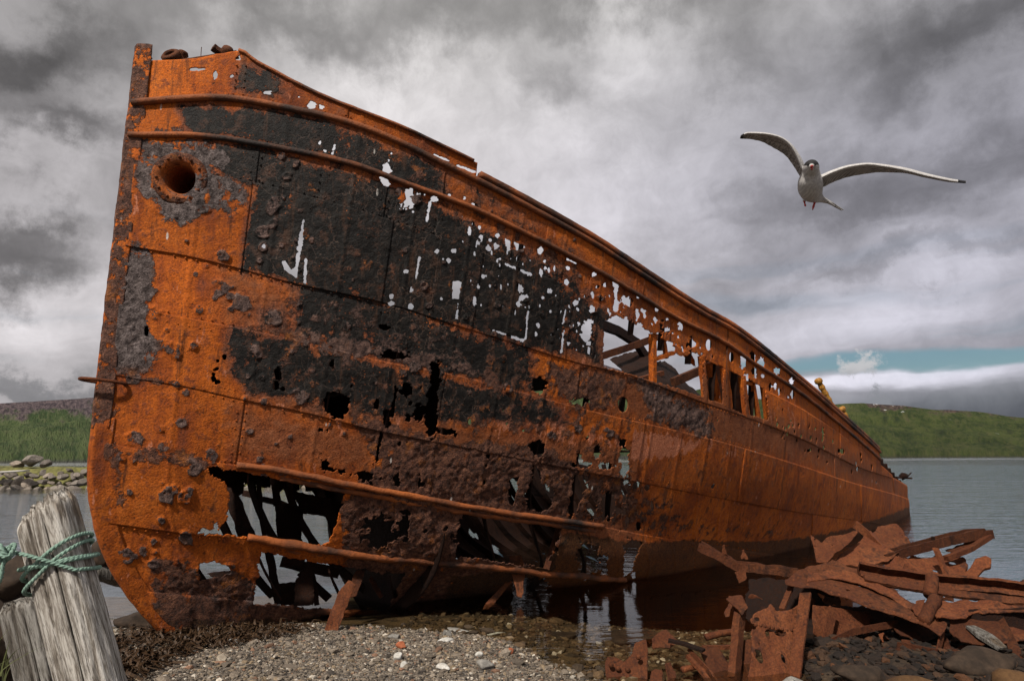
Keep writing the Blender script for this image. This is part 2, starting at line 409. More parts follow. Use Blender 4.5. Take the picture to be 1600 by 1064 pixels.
        # pale bird droppings and chips
        dr = t.m('MULTIPLY', t.step(t.voro(t.mapping(p, (5, 5, 1.5)), 1.0), .075, .05), t.step(n1, .52, .58))
        c = t.mix(t.m('MULTIPLY', dr, .8), c, (.55, .52, .48))
        # weed and wet below the tide mark
        wk = t.step(t.m('ADD', we, t.m('MULTIPLY', t.m('SUBTRACT', e2, .5), 1.3)), .42, .60)
        c = t.mix(t.m('MULTIPLY', wk, .85), c, t.mix(t.step(n3, .38, .62), (.012, .006, .003), (.075, .034, .012)))
        rgh = t.mix(pk, rgh, t.step(n3, .3, .7, .55, .8))
        h = t.m('ADD', h, t.m('MULTIPLY', t.m('MULTIPLY', ck, cn), 2.2))
        h = t.m('ADD', h, t.m('MULTIPLY', pk, .30))
    t.put(t.b.inputs['Base Color'], c); t.put(t.b.inputs['Roughness'], rgh); t.b.inputs['Specular IOR Level'].default_value = .2
    t.put(t.b.inputs['Normal'], t.bump(h, .9, .028))
    return m
M_HULL = rust_material('hull_rust', True)
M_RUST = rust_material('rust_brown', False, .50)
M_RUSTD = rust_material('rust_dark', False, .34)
M_RUSTX = rust_material('rust_shaded', False, .075)  # much darker copy of the rust: interior shade put into its colour

def rail_material():
    m, t = material('rail_rust'); p = t.pos
    n1 = t.noise(p, 1.1, 5, .65); n2 = t.noise(p, 14, 5, .65)
    c = t.ramp(n1, [(.36, (.02, .014, .012)), (.44, (.075, .028, .013)), (.54, (.22, .062, .016)), (.68, (.33, .092, .02))])
    c = t.mix(t.step(n2, .5, .7, 0, .6), c, (.09, .034, .018))
    t.put(t.b.inputs['Base Color'], c); t.put(t.b.inputs['Roughness'], .75); t.put(t.b.inputs['Normal'], t.bump(t.noise(p, 30, 5, .7), .8, .02))
    return m
M_RAIL = rail_material()

def stone_material(name, vc=True, wet=False):
    m, t = material(name)
    c = t.attr('tint', 'Color') if vc else t.ramp(t.new('ShaderNodeObjectInfo').outputs['Random'], [(.0, (.10, .085, .075)), (.5, (.17, .15, .13)), (1, (.24, .20, .165))])
    n = t.noise(t.pos if vc else t.obj, 60 if vc else 5, 5, .65); n2 = t.noise(t.pos if vc else t.obj, 9 if vc else 1.4, 4)
    c = t.mix(1.0, c, t.mix(t.step(n, .25, .75), (.62, .6, .58), (1.35, 1.33, 1.3)), 'MULTIPLY')
    c = t.mix(t.step(n2, .55, .72, 0, .5), c, t.vm('SCALE', c, .5))
    t.put(t.b.inputs['Base Color'], c); t.b.inputs['Roughness'].default_value = .85
    t.put(t.b.inputs['Normal'], t.bump(n, .5, .01 if vc else .12))
    return m
M_PEB = stone_material('pebble')
M_ROCK = stone_material('rock', False)

def solid_stone(name, c0, c1, sc=20):
    m, t = material(name); n = t.noise(t.obj, sc, 6, .65); n2 = t.noise(t.obj, sc * 5, 4, .7)
    c = t.mix(t.step(n, .35, .65), c0, c1); c = t.mix(t.step(n2, .3, .7, 0, .5), t.vm('SCALE', c, .7), t.vm('SCALE', c, 1.25))
    t.put(t.b.inputs['Base Color'], c); t.b.inputs['Roughness'].default_value = .85; t.put(t.b.inputs['Normal'], t.bump(t.m('ADD', n, t.m('MULTIPLY', n2, .5)), .6, .01))
    return m

def beach_material():
    m, t = material('beach_ground'); p = t.pos
    v = t.voro(p, 38, 'F1', 'Color'); vd = t.voro(p, 38, 'F1'); n = t.noise(p, 5, 5); n2 = t.noise(p, 90, 4)
    sp = t.new('ShaderNodeSeparateColor'); t.l.new(v, sp.inputs[0])
    c = t.ramp(sp.outputs[0], [(0, (.05, .042, .035)), (.4, (.11, .095, .08)), (.75, (.17, .15, .13)), (1, (.28, .25, .22))])
    z = t.new('ShaderNodeSeparateXYZ'); t.l.new(p, z.inputs[0])
    wet = t.step(z.outputs[2], .02, -.07)
    c = t.mix(wet, c, t.mix(t.step(n, .35, .6), (.050, .031, .014), (.14, .086, .038)))
    c = t.mix(t.step(vd, .25, .6, 0, .6), c, t.vm('SCALE', c, .45))
    c = t.mix(t.step(z.outputs[2], -.7, -1.8), c, (.055, .10, .17))
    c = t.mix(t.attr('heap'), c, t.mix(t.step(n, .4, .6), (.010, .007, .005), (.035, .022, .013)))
    t.put(t.b.inputs['Base Color'], c); t.b.inputs['Roughness'].default_value = .9
    t.put(t.b.inputs['Normal'], t.bump(t.m('ADD', t.m('MULTIPLY', vd, -1), t.m('MULTIPLY', n2, .4)), .8, .02))
    return m
M_BEACH = beach_material()

def water_material():
    m, t = material('sea_water'); p = t.pos
    nt = t.n; nt.remove(t.b)
    d = t.vm('LENGTH', t.vm('MULTIPLY', p, (1, 1, 0)))
    w1 = t.noise(t.mapping(p, (2.2, 6.5, 1), rot=(0, 0, .2)), 1.0, 3, .6, .3); w2 = t.noise(t.mapping(p, (.45, 1.7, 1), rot=(0, 0, -.12)), 1.0, 4, .62)
    w3 = t.noise(t.mapping(p, (.09, .42, 1), rot=(0, 0, .06)), 1.0, 4, .62); w4 = t.noise(t.mapping(p, (.012, .07, 1)), 1.0, 3, .6)
    h = t.m('ADD', t.m('MULTIPLY', w1, t.step(d, 8, 20, .006, .016)), t.m('MULTIPLY', w2, t.step(d, 8, 25, .010, .075)))
    h = t.m('ADD', h, t.m('ADD', t.m('MULTIPLY', w3, t.step(d, 18, 70, 0, .34)), t.m('MULTIPLY', w4, t.step(d, 60, 300, 0, 1.6))))
    nb = t.bump(h, 1.0, 1.0)
    fr = t.new('ShaderNodeFresnel'); fr.inputs['IOR'].default_value = 1.33; t.l.new(nb, fr.inputs['Normal'])
    tr = t.new('ShaderNodeBsdfTransparent'); tr.inputs['Color'].default_value = (.80, .79, .72, 1)
    gl = t.new('ShaderNodeBsdfGlossy'); gl.inputs['Color'].default_value = (1, 1, 1, 1); gl.inputs['Roughness'].default_value = .06; t.l.new(nb, gl.inputs['Normal'])
    mx = t.new('ShaderNodeMixShader'); t.l.new(fr.outputs[0], mx.inputs[0]); t.l.new(tr.outputs[0], mx.inputs[1]); t.l.new(gl.outputs[0], mx.inputs[2])
    t.l.new(mx.outputs[0], t.out.inputs[0])
    return m
M_WATER = water_material()

def hill_material():
    m, t = material('hillside'); p = t.pos
    e = t.attr('rel'); lf = t.attr('far')
    a_ = t.attr('azi'); cq = t.new('ShaderNodeCombineXYZ'); t.put(cq.inputs[0], t.m('MULTIPLY', a_, 10.0)); t.put(cq.inputs[1], t.m('MULTIPLY_ADD', e, .9, t.m('MULTIPLY', a_, 1.2))); q = cq.outputs[0]; n1 = t.noise(q, 1.0, 4, .6); n2 = t.noise(q, 4.5, 5, .7); n3 = t.noise(q, 22, 4, .75)
    cb = t.new('ShaderNodeCombineXYZ'); t.put(cb.inputs[0], t.m('MULTIPLY', a_, 36.0)); t.put(cb.inputs[1], t.m('MULTIPLY_ADD', e, 2.2, t.m('MULTIPLY', a_, 9.0))); st = t.m('MULTIPLY_ADD', t.m('SUBTRACT', t.noise(cb.outputs[0], 1.0, 5, .7), .5), t.m('MULTIPLY_ADD', lf, -.6, 1.0), .5)
    g = t.mix(t.step(n2, .38, .62), (.024, .039, .011), (.058, .074, .021)); g = t.mix(t.step(n3, .45, .65, 0, .45), g, (.085, .085, .034))
    g = t.mix(t.step(n3, .48, .34, 0, .35), g, (.016, .026, .010)); g = t.mix(t.step(st, .52, .66, 0, .7), g, (.085, .085, .035)); g = t.mix(t.step(st, .46, .34, 0, .6), g, (.016, .024, .012))
    bn = t.mix(t.step(n3, .38, .62), (.030, .022, .021), (.095, .068, .055))
    k = t.m('ADD', e, t.m('ADD', t.m('MULTIPLY', t.m('SUBTRACT', n1, .5), .7), t.m('MULTIPLY', t.m('SUBTRACT', n2, .5), 1.0)))
    c = t.mix(t.step(k, t.m('MULTIPLY_ADD', lf, -.28, .90), t.m('MULTIPLY_ADD', lf, -.22, 1.05)), g, bn)
    c = t.mix(t.m('MULTIPLY', t.step(st, .62, .68), t.step(n2, .48, .58)), c, bn)
    c = t.mix(t.step(e, .03, .0), c, (.045, .04, .032))
    sn = t.m('MULTIPLY', t.step(t.voro(t.mapping(q, (7, 20, 1)), 1.0), .17, .13), t.step(n1, .52, .56))
    sn = t.m('MULTIPLY', sn, t.step(e, t.m('MULTIPLY_ADD', lf, .32, .48), t.m('MULTIPLY_ADD', lf, .32, .54)))
    c = t.mix(t.m('MULTIPLY', sn, 1.0), c, (.72, .73, .75))
    c = t.mix(1.0, c, t.mix(lf, (1, 1, 1), (1.05, 1.1, 1.4)), 'MULTIPLY')  # distance haze put into the far mountain's colour as a blue tint
    t.put(t.b.inputs['Base Color'], c); t.b.inputs['Roughness'].default_value = .95; t.b.inputs['Specular IOR Level'].default_value = .1
    t.put(t.b.inputs['Normal'], t.bump(t.m('ADD', n2, t.m('MULTIPLY', n3, .6)), 1.0, 18))
    return m
M_HILL = hill_material()

def wood_material(name, tone=1.0):
    m, t = material(name); p = t.obj
    gr = t.noise(t.mapping(p, (34, 34, 3.2)), 1.0, 6, .72, .8); g2 = t.noise(t.mapping(p, (120, 120, 12)), 1.0, 4, .75); n = t.noise(t.mapping(p, (5, 5, 1.6)), 1.0, 5)
    c = t.ramp(gr, [(.32, (.03 * tone, .024 * tone, .019 * tone)), (.42, (.17 * tone, .145 * tone, .118 * tone)), (.52, (.40 * tone, .37 * tone, .33 * tone)), (.66, (.62 * tone, .59 * tone, .54 * tone))])
    c = t.mix(t.step(g2, .52, .38, 0, .7), c, (.07 * tone, .055 * tone, .042 * tone))
    c = t.mix(t.step(n, .52, .64, 0, .75), c, t.mix(t.step(gr, .4, .6), (.05 * tone, .03 * tone, .016 * tone), (.27 * tone, .175 * tone, .09 * tone)))
    c = t.mix(t.step(t.attr('crack'), .2, .8), c, (.03, .024, .018))
    t.put(t.b.inputs['Base Color'], c); t.b.inputs['Roughness'].default_value = .9
    t.put(t.b.inputs['Normal'], t.bump(t.m('ADD', gr, t.m('MULTIPLY', g2, .6)), .9, .012))
    return m
M_WOOD = wood_material('weathered_wood'); M_WOOD2 = wood_material('dark_wood', .33)

def simple(name, c, rough_=.8, bs=40, bd=.004, var=.3, spec=.3):
    m, t = material(name); n = t.noise(t.obj, bs, 4, .6)
    t.put(t.b.inputs['Base Color'], t.mix(t.step(n, .3, .7), tuple(v * (1 - var) for v in c), tuple(v * (1 + var) for v in c)))
    t.b.inputs['Roughness'].default_value = rough_; t.b.inputs['Specular IOR Level'].default_value = spec
    t.put(t.b.inputs['Normal'], t.bump(n, .5, bd)); return m
M_ROPE = simple('rope_green', (.165, .255, .205), .8, 140, .002)
M_KELP = simple('seaweed', (.040, .021, .009), .6, 60, .004, .6)
M_GRASS = simple('grass_tuft', (.05, .055, .018), .9, 6, .01, .4)
M_YEL = simple('yellow_paint', (.26, .12, .018), .6, 18, .01, .45)

# ------------------------------------------------------------------ ground, water, hills
WL = -.06
SHX = np.array([-60, -14, -8, -5.5, -4.0, -2.6, -1.4, -.65, -.25, .05, .35, .7, 1.3, 2.5, 5, 9, 16, 60])
SHY = np.array([9.5, 7.6, 7.2, 7.05, 7.25, 7.35, 7.1, 7.02, 6.75, 6.35, 5.92, 5.45, 4.85, 4.3, 3.9, 3.4, 2.5, -3])
def ground_z(x, y):
    d = np.interp(x, SHX, SHY) - y + .10 * vnoise(np.stack([x * 2.2, y * 2.2, 0 * x], -1), 5) + .05 * vnoise(np.stack([x * 6, y * 6, 0 * x], -1), 6)
    land = WL + .085 * d - .006 * np.maximum(d - 1.0, 0) ** 2 * 0
    land = np.minimum(land, .22 + .03 * d)
    sea = WL + .07 * d - .012 * np.minimum(d, 0) ** 2
    sea = np.maximum(sea, -7 + .2 * np.sin(x * .1))
    z = np.where(d > 0, land, sea)
    # low stony rise that carries the scrap heap
    z = np.maximum(z, .0 + .05 * vnoise(np.stack([x * 3, y * 3, 0 * x], -1), 9) - .16 * (np.maximum(np.hypot((x - 4.5) / 2.1, (y - 5.9) / 1.2) - .8, 0) * 3))
    z = z + .012 * fbm(np.stack([x * 3, y * 3, 0 * x], -1), 3, 3)
    return z
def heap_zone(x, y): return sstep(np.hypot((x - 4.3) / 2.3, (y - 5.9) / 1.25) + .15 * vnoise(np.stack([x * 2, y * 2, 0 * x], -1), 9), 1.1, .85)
def build_ground():
    xs = np.concatenate([-np.geomspace(6000, 9, 34), np.linspace(-8.6, 9, 150), np.geomspace(9.5, 6000, 34)])
    ys = np.concatenate([-np.geomspace(3000, 3, 20), np.linspace(-2.6, 3.6, 20), np.linspace(3.8, 13, 110), np.geomspace(13.4, 1300, 40)])
    X, Y = np.meshgrid(xs, ys); Z = ground_z(X.ravel(), Y.ravel())
    nu, nv = len(xs), len(ys); i = np.arange(nu * nv).reshape(nv, nu)
    Q = np.stack([i[:-1, :-1], i[:-1, 1:], i[1:, 1:], i[1:, :-1]], -1).reshape(-1, 4)
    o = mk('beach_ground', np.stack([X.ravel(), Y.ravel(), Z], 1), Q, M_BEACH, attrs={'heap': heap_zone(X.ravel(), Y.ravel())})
    tag(o, 'grey gravel beach running down under dark shallow water', 'beach', kind='structure')
    v = [(-6000, -40, WL), (6000, -40, WL), (6000, 2600, WL), (-6000, 2600, WL)]
    o = mk('sea_water', v, np.array([[0, 1, 2, 3]]), M_WATER); tag(o, 'rippled grey blue fjord water', 'water', kind='structure')
build_ground()

def build_hills():
    # ridge heights by picture column (pixels above the horizon), distance of shore and ridge
    RX = np.array([-900, -500, -100, 0, 60, 150, 420, 800, 930, 1000, 1130, 1230, 1290, 1340, 1400, 1450, 1500, 1560, 1620, 1800, 2300])
    RY = np.array([70, 90, 88, 90, 93, 98, 120, 140, 150, 128, 100, 84, 82, 84, 80, 73, 70, 62, 58, 60, 50])
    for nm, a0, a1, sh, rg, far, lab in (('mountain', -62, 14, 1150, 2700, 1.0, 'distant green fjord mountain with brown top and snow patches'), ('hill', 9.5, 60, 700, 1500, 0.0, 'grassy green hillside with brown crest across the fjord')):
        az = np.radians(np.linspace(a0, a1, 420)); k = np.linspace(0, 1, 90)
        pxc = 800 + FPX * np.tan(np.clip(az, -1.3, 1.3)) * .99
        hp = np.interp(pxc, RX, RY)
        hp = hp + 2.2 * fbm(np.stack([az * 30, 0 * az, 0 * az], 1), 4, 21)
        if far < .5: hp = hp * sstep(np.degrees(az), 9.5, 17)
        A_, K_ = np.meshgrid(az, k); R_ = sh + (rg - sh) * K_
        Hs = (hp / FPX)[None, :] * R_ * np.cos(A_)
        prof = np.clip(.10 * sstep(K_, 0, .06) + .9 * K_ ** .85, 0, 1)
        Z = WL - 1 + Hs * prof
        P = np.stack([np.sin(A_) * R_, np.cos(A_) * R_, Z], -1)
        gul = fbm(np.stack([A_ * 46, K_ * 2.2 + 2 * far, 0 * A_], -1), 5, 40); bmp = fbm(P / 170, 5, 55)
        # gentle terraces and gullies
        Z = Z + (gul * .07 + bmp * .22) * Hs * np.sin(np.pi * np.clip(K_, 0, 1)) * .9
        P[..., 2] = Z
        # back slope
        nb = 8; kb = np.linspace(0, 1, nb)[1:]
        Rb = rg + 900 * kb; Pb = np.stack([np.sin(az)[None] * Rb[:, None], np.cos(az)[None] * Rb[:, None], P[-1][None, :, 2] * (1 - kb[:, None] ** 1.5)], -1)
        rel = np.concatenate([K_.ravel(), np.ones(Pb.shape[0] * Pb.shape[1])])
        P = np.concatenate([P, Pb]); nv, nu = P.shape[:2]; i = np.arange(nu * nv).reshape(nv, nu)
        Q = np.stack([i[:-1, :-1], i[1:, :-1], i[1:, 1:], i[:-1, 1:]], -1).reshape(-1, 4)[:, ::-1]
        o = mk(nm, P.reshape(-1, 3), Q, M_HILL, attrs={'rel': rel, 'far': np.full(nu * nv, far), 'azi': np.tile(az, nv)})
        tag(o, lab, 'hill', kind='structure')
build_hills()

# ------------------------------------------------------------------ the wrecked ship
SO = np.array([-3.9, 6.05]); TH = math.radians(42)
SA_ = np.array([math.sin(TH), math.cos(TH)]); SN_ = np.array([math.cos(TH), -math.sin(TH)])
SS = np.array([0, .25, .5, 1, 2, 3.5, 5.5, 8, 11, 15, 19, 22, 27])
HH = np.array([0, .12, .3, .5, .75, 1., 1.12])
BB = np.array([[.03] * 7, [.035, .07, .12, .17, .22, .28, .3], [.04, .12, .25, .33, .42, .52, .56], [.04, .2, .42, .6, .78, .95, 1.0], [.05, .52, .88, 1.14, 1.42, 1.65, 1.72],
               [.08, 1.08, 1.42, 1.72, 2.02, 2.25, 2.32], [.2, 1.62, 1.98, 2.28, 2.53, 2.7, 2.75], [.3, 1.78, 2.3, 2.67, 2.9, 3.0, 3.05], [.3, 1.9, 2.5, 2.82, 3.0, 3.08, 3.08],
               [.3, 1.75, 2.42, 2.75, 2.92, 2.98, 2.98], [.3, 1.5, 2.1, 2.45, 2.62, 2.68, 2.68], [.25, 1.2, 1.7, 2.05, 2.28, 2.38, 2.38], [.2, .8, 1.15, 1.4, 1.6, 1.75, 1.75]])
def pchip(x, y):
    h = np.diff(x); d = np.diff(y, axis=0) / (h[:, None] if y.ndim > 1 else h); m = np.zeros_like(y)
    m[1:-1] = np.where(d[:-1] * d[1:] > 0, 2 * d[:-1] * d[1:] / (d[:-1] + d[1:] + 1e-12), 0); m[0] = d[0]; m[-1] = d[-1]
    return m
def hermite(x, y, m, q):
    i = np.clip(np.searchsorted(x, q) - 1, 0, len(x) - 2); h = x[i + 1] - x[i]; t = (q - x[i]) / h
    if y.ndim > 1: h = h[..., None]; t = t[..., None]
    return (2 * t**3 - 3 * t**2 + 1) * y[i] + (t**3 - 2 * t * t + t) * h * m[i] + (-2 * t**3 + 3 * t * t) * y[i + 1] + (t**3 - t * t) * h * m[i + 1]
MB_ = pchip(SS, BB)
def zkeel(s): return -.1 * np.maximum(s - .5, 0)
def zrail(s): return np.interp(s, [0, 2, 4.7, 7, 10, 15, 18, 22, 27], [5.4, 5.2, 4.45, 3.85, 3.1, 2.1, 1.7, 1.3, .9])
def sstem(z): return .85 * np.clip((1.9 - z) / 1.9, 0, 1.3) ** 2.3
def breadth(sp, z):
    sp, z = np.broadcast_arrays(np.asarray(sp, float), np.asarray(z, float)); s = sp + sstem(z)
    rows = hermite(SS, BB, MB_, np.clip(sp, 0, 26.9)); h = np.clip((z - zkeel(s)) / (zrail(s) - zkeel(s)), 0, 1.119)
    i = np.clip(np.searchsorted(HH, h) - 1, 0, 5)
    m = np.zeros_like(rows); d = np.diff(rows, axis=-1) / np.diff(HH)
    m[..., 1:-1] = (d[..., :-1] + d[..., 1:]) / 2; m[..., 0] = d[..., 0]; m[..., -1] = d[..., -1]
    g = lambda a, k: np.take_along_axis(a, k[..., None], -1)[..., 0]
    hh = HH[i + 1] - HH[i]; t = (h - HH[i]) / hh
    return (2 * t**3 - 3 * t**2 + 1) * g(rows, i) + (t**3 - 2 * t * t + t) * hh * g(m, i) + (-2 * t**3 + 3 * t * t) * g(rows, i + 1) + (t**3 - t * t) * hh * g(m, i + 1)
def ship_pt(s, q, z):
    s, q, z = np.broadcast_arrays(np.asarray(s, float), q, z)
    return np.stack([SO[0] + SA_[0] * s + SN_[0] * q, SO[1] + SA_[1] * s + SN_[1] * q, z], -1)
def hull_pt(sp, z, side=1):
    return ship_pt(np.asarray(sp) + sstem(np.asarray(z)), side * breadth(sp, z), z)
def hull_pn(sp, z, side=1):
    e = .02; P = hull_pt(sp, z, side)
    n = np.cross(hull_pt(sp + e, z, side) - hull_pt(np.maximum(sp - e, 0), z, side), hull_pt(sp, z + e, side) - hull_pt(sp, z - e, side)) * side
    n /= np.linalg.norm(n, axis=-1, keepdims=True) + 1e-12
    # keep outward
    sgn = np.sign((n[..., 0] * SN_[0] + n[..., 1] * SN_[1]) * side); sgn[sgn == 0] = 1
    return P, n * sgn[..., None]
def hull_hit(px, py):
    d = ray(px, py); d = d / np.linalg.norm(d, axis=-1, keepdims=True); T = np.linspace(4, 32, 1400)
    P = CAM + d[..., None, :] * T[:, None]; s = (P[..., :2] - SO) @ SA_; q = (P[..., :2] - SO) @ SN_
    sp = s - sstem(P[..., 2]); g = q - np.where(sp < 0, -.3, breadth(sp, P[..., 2]))
    ok = (g[..., :-1] > 0) & (g[..., 1:] <= 0) & (sp[..., 1:] > 0); k = np.argmax(ok, -1)
    g0 = np.take_along_axis(g, k[..., None], -1)[..., 0]; g1 = np.take_along_axis(g, k[..., None] + 1, -1)[..., 0]
    P = CAM + d * (T[k] + (T[1] - T[0]) * g0 / (g0 - g1 + 1e-12))[..., None]
    return (P[..., :2] - SO) @ SA_ - sstem(P[..., 2]), P[..., 2], ok.any(-1)
SEAM = dict(
 TOP=[(228,95),(300,92),(345,84),(375,80),(400,97),(430,113),(456,127),(513,154),(569,176),(640,204),(682,224),(740,252)],
 R1=[(222,162),(280,157),(350,155),(400,161),(450,171),(513,184),(625,224),(682,252),(800,311),(925,380),(999,428),(1100,492),(1142,515),(1238,588),(1300,640),(1375,708)],
 R2=[(218,213),(300,213),(400,226),(535,253),(640,290),(738,326),(800,355),(914,413),(1058,498),(1134,537),(1170,563),(1238,606),(1300,654),(1372,716)],
 SA=[(225,265),(405,292),(501,317),(589,342),(659,365),(785,411),(869,444),(940,481),(1040,535),(1150,590),(1250,640),(1372,725)],
 SB=[(204,382),(280,394),(370,415),(478,443),(603,470),(710,504),(800,532),(900,563),(970,580),(1041,605),(1103,628),(1182,656),(1252,684),(1347,731),(1400,748)],
 SC=[(185,480),(297,502),(400,522),(513,547),(597,568),(696,586),(800,612),(858,628),(948,651),(1038,671),(1150,699),(1246,728),(1347,760),(1410,777)],
 SD=[(190,584),(292,601),(382,621),(466,638),(579,666),(686,688),(846,720),(982,747),(1066,764),(1150,780),(1249,798),(1336,811)],
 SE=[(171,697),(243,711),(321,725),(400,733),(536,758),(650,779),(775,801),(883,816),(937,824),(1010,838),(1095,850)],
 SF=[(186,815),(311,831),(371,836),(500,856),(586,868),(800,886),(850,893)],
 SG=[(393,940),(500,952),(607,954),(711,957)])
SEAMF = {}
def _mkseam(k):
    v = np.array(SEAM[k], float); sp, z, ok = hull_hit(v[:, 0], v[:, 1]); sp, z = sp[ok], z[ok]
    o = np.argsort(sp); sp, z = sp[o], z[o]; m = pchip(sp, z)
    def f(q):
        q = np.asarray(q, float); r = hermite(sp, z, m, np.clip(q, sp[0], sp[-1]))
        k0 = (z[2] - z[0]) / (sp[2] - sp[0]); k1 = (z[-1] - z[-3]) / (sp[-1] - sp[-3])
        return r + np.where(q < sp[0], (q - sp[0]) * k0, 0) + np.where(q > sp[-1], (q - sp[-1]) * k1, 0)
    return f
for k in SEAM: SEAMF[k] = _mkseam(k)
_top = SEAMF['TOP']; SEAMF['TOP'] = lambda q: np.where(np.asarray(q) < 2.96, np.maximum(_top(q), SEAMF['R1'](q) + .05), SEAMF['R1'](q) + .05)
_sg = SEAMF['SG']; SEAMF['SG'] = lambda q: np.minimum(_sg(q), SEAMF['SF'](q) - .25)
SEAMF['KB'] = lambda q: np.minimum(-.16 - .13 * np.asarray(q), SEAMF['SG'](q) - .2)
ORDER = ['TOP', 'R1', 'R2', 'SA', 'SB', 'SC', 'SD', 'SE', 'SF', 'SG', 'KB']
BUTTS = [[0, .75, 1.62, 2.93], [0, 1.45, 2.6, 3.9, 5.5, 7.5, 9.7, 12, 16.2], [0, .95, 1.5, 2.05, 2.6, 3.45, 4.6, 6.1, 8, 10, 12.5, 16.3],
         [0, .93, 1.46, 2.15, 2.66, 3.12, 3.8, 4.35, 5.2, 7.0, 8.7, 10.5, 12.5, 15, 18.0], [0, 2.2, 4.6, 7.1, 9.6, 12.2, 15, 18, 21], [0, 1.6, 2.92, 4.3, 5.8, 8.2, 11, 14, 17.5, 21],
         [0, 1.1, 2.37, 4.25, 5.6, 8, 11, 14, 17.5, 21], [0, 1.2, 2.6, 3.9, 5.0, 7, 10, 13.5, 17, 20.8], [0, 1.45, 2.6, 4.2, 6.6, 10, 13.5, 17, 20.8], [0, 2.4, 4.8, 8, 13, 20.6]]

# rust-through holes, read off the photograph: e = ellipse, s = slit, p = polygon (last number: raggedness)
HOLES = []
def E_(s):
    for a in s.split(';'):
        v = [float(x) for x in a.split(',')]
        if len(v) == 3: v.append(v[2])
        HOLES.append(('e', v, min(v[2], v[3]) * .8))
def S_(s):
    for a in s.split(';'):
        v = [float(x) for x in a.split(',')]; HOLES.append(('s', v, v[4] * .5))
def P_(pts, jag=4): HOLES.append(('p', pts, jag))
E_('336,118,3.5,7;362,120,3.5;372,91,4;418,146,6,3;487,166,6;504,169,5;540,182,2;555,184,2;468,152,2;499,224,3;508,237,2.5;562,240,2.5;607,252,2.5;611,241,2')
S_('298,109,319,108,3.5;678,242,702,252,3;716,259,741,269,4.5;206,304,205,335,3;201,365,201,378,3;523,228,519,242,3.5')
P_([(598,256),(606,254),(612,268),(608,273),(597,271)], 2); P_([(592,276),(604,279),(612,288),(606,292),(600,291)], 2)
E_('634,311,10,13;642,297,3;658,304,6,2.5;679,311,6,4;701,306,3;725,311,2.5;741,322,5,3.5;645,331,2.5;733,362,3.5,7;749,356,2.5;751,371,3;745,380,4;776,369,3.5;763,389,4.5;775,385,4.5;793,382,4,12')
P_([(803,378),(823,386),(806,393)], 1.5)
E_('808,406,3;845,392,4.5;851,408,3;845,427,3,6;852,419,2.5;887,419,2.5;885,440,4;928,429,3.5;933,448,3;944,446,3;925,460,2.5,5;936,468,2.5;979,470,8.5;995,490,3.5,8;1004,486,4;1025,483,3,6;1024,500,3,6;996,464,2.5;1035,501,2.5;1042,499,2.5;1040,516,8,4;1028,523,3;1064,509,4.5,8;1080,535,4,8')
S_('672,317,667,345,3.5;790,413,828,429,4;885,405,900,412,2.5')
P_([(957,441),(967,445),(964,458),(967,485),(957,489),(959,465)], 2)
P_([(440,408),(447,408),(455,423),(462,416),(464,395),(470,395),(464,434),(452,427),(444,422)], 1.5)
S_('478,406,476,441,4.5;474,345,468,392,5;655,403,649,437,3;715,474,712,497,3;770,516,816,532,4;824,487,820,529,3;882,484,878,506,2.5;878,526,876,549,4')
E_('413,386,3;634,424,4;642,454,3.5,5;611,474,4.5,3;642,480,4;611,463,3;681,393,3.5;708,393,3.5;692,406,3;700,408,3.5;689,467,2.5;748,449,3.5;754,432,3;741,470,3.5,6;782,449,2,5;814,466,4;808,475,3.5;821,463,3;820,480,2.5;859,456,5,4;846,466,3;839,508,3.5;862,523,3;868,515,2.5;861,537,3;900,473,4;902,483,3;924,482,4,6;917,504,7,4;917,521,8,13;920,536,4;920,548,3,6;904,506,2.5;887,537,3')
P_([(707,440),(720,440),(716,467),(706,467)], 2); P_([(807,440),(820,452),(810,458),(806,450)], 2)
E_('618,555,20,7;600,512,9,4;434,584,5,10;431,601,4,7;442,609,3;635,609,9,11;640,629,4;655,645,8,14;636,652,4,6;700,674,12,5;334,590,3.5,8;340,597,6,3;338,577,3.5;350,557,3.5;340,563,3;230,519,3,9;843,600,10,12;905,628,15,5')
P_([(504,622),(512,612),(530,613),(546,625),(546,641),(535,653),(519,651),(507,638)], 5); HOLES.append(('e', [973, 632, 8, 12], .2))
S_('681,570,676,650,14;618,604,612,650,5;675,620,672,677,17;603,645,606,662,9')
E_('506,727,6,12;521,735,6,5;537,737,4,5;571,744,18,8;620,749,5,10;931,707,4,12;904,716,5,8;972,692,5,6;975,716,7,22;974,737,6,7;945,727,14,5;908,726,16,4')
S_('595,677,589,720,5;655,740,654,760,3'); P_([(822,694),(838,686),(850,695),(848,715),(833,710)], 4)
P_([(796,750),(812,742),(806,770),(800,790),(794,785)], 3); P_([(820,772),(830,745),(832,728),(845,735),(845,755),(862,760),(868,775),(858,796),(845,800),(825,797)], 5)
P_([(897,740),(922,745),(915,762),(905,790),(890,815),(887,800)], 4); E_('925,795,8,18;950,790,11,27;976,764,6,18;966,799,6;993,758,8,6;1010,761,4;1018,792,2.5,7;1114,760,3')
P_([(323,728),(378,737),(440,748),(540,768),(531,800),(520,838),(500,852),(372,836),(310,833),(316,822),(332,830),(338,812),(342,826),(356,810),(357,770),(350,752),(330,745)], 4)
P_([(408,862),(500,878),(572,888),(632,894),(618,930),(606,951),(500,950),(393,941),(400,915)], 4)
P_([(311,880),(330,877),(352,882),(362,893),(345,902),(312,905)], 3)
E_('592,832,27,24;632,816,7,26'); P_([(588,812),(595,796),(602,812)], 2)
P_([(722,796),(800,808),(879,822),(868,850),(850,886),(800,880),(757,871),(713,868),(710,842),(718,813)], 6)
P_([(800,902),(850,900),(858,915),(835,935),(800,930)], 8); P_([(905,845),(935,850),(940,885),(915,905),(900,890)], 8)
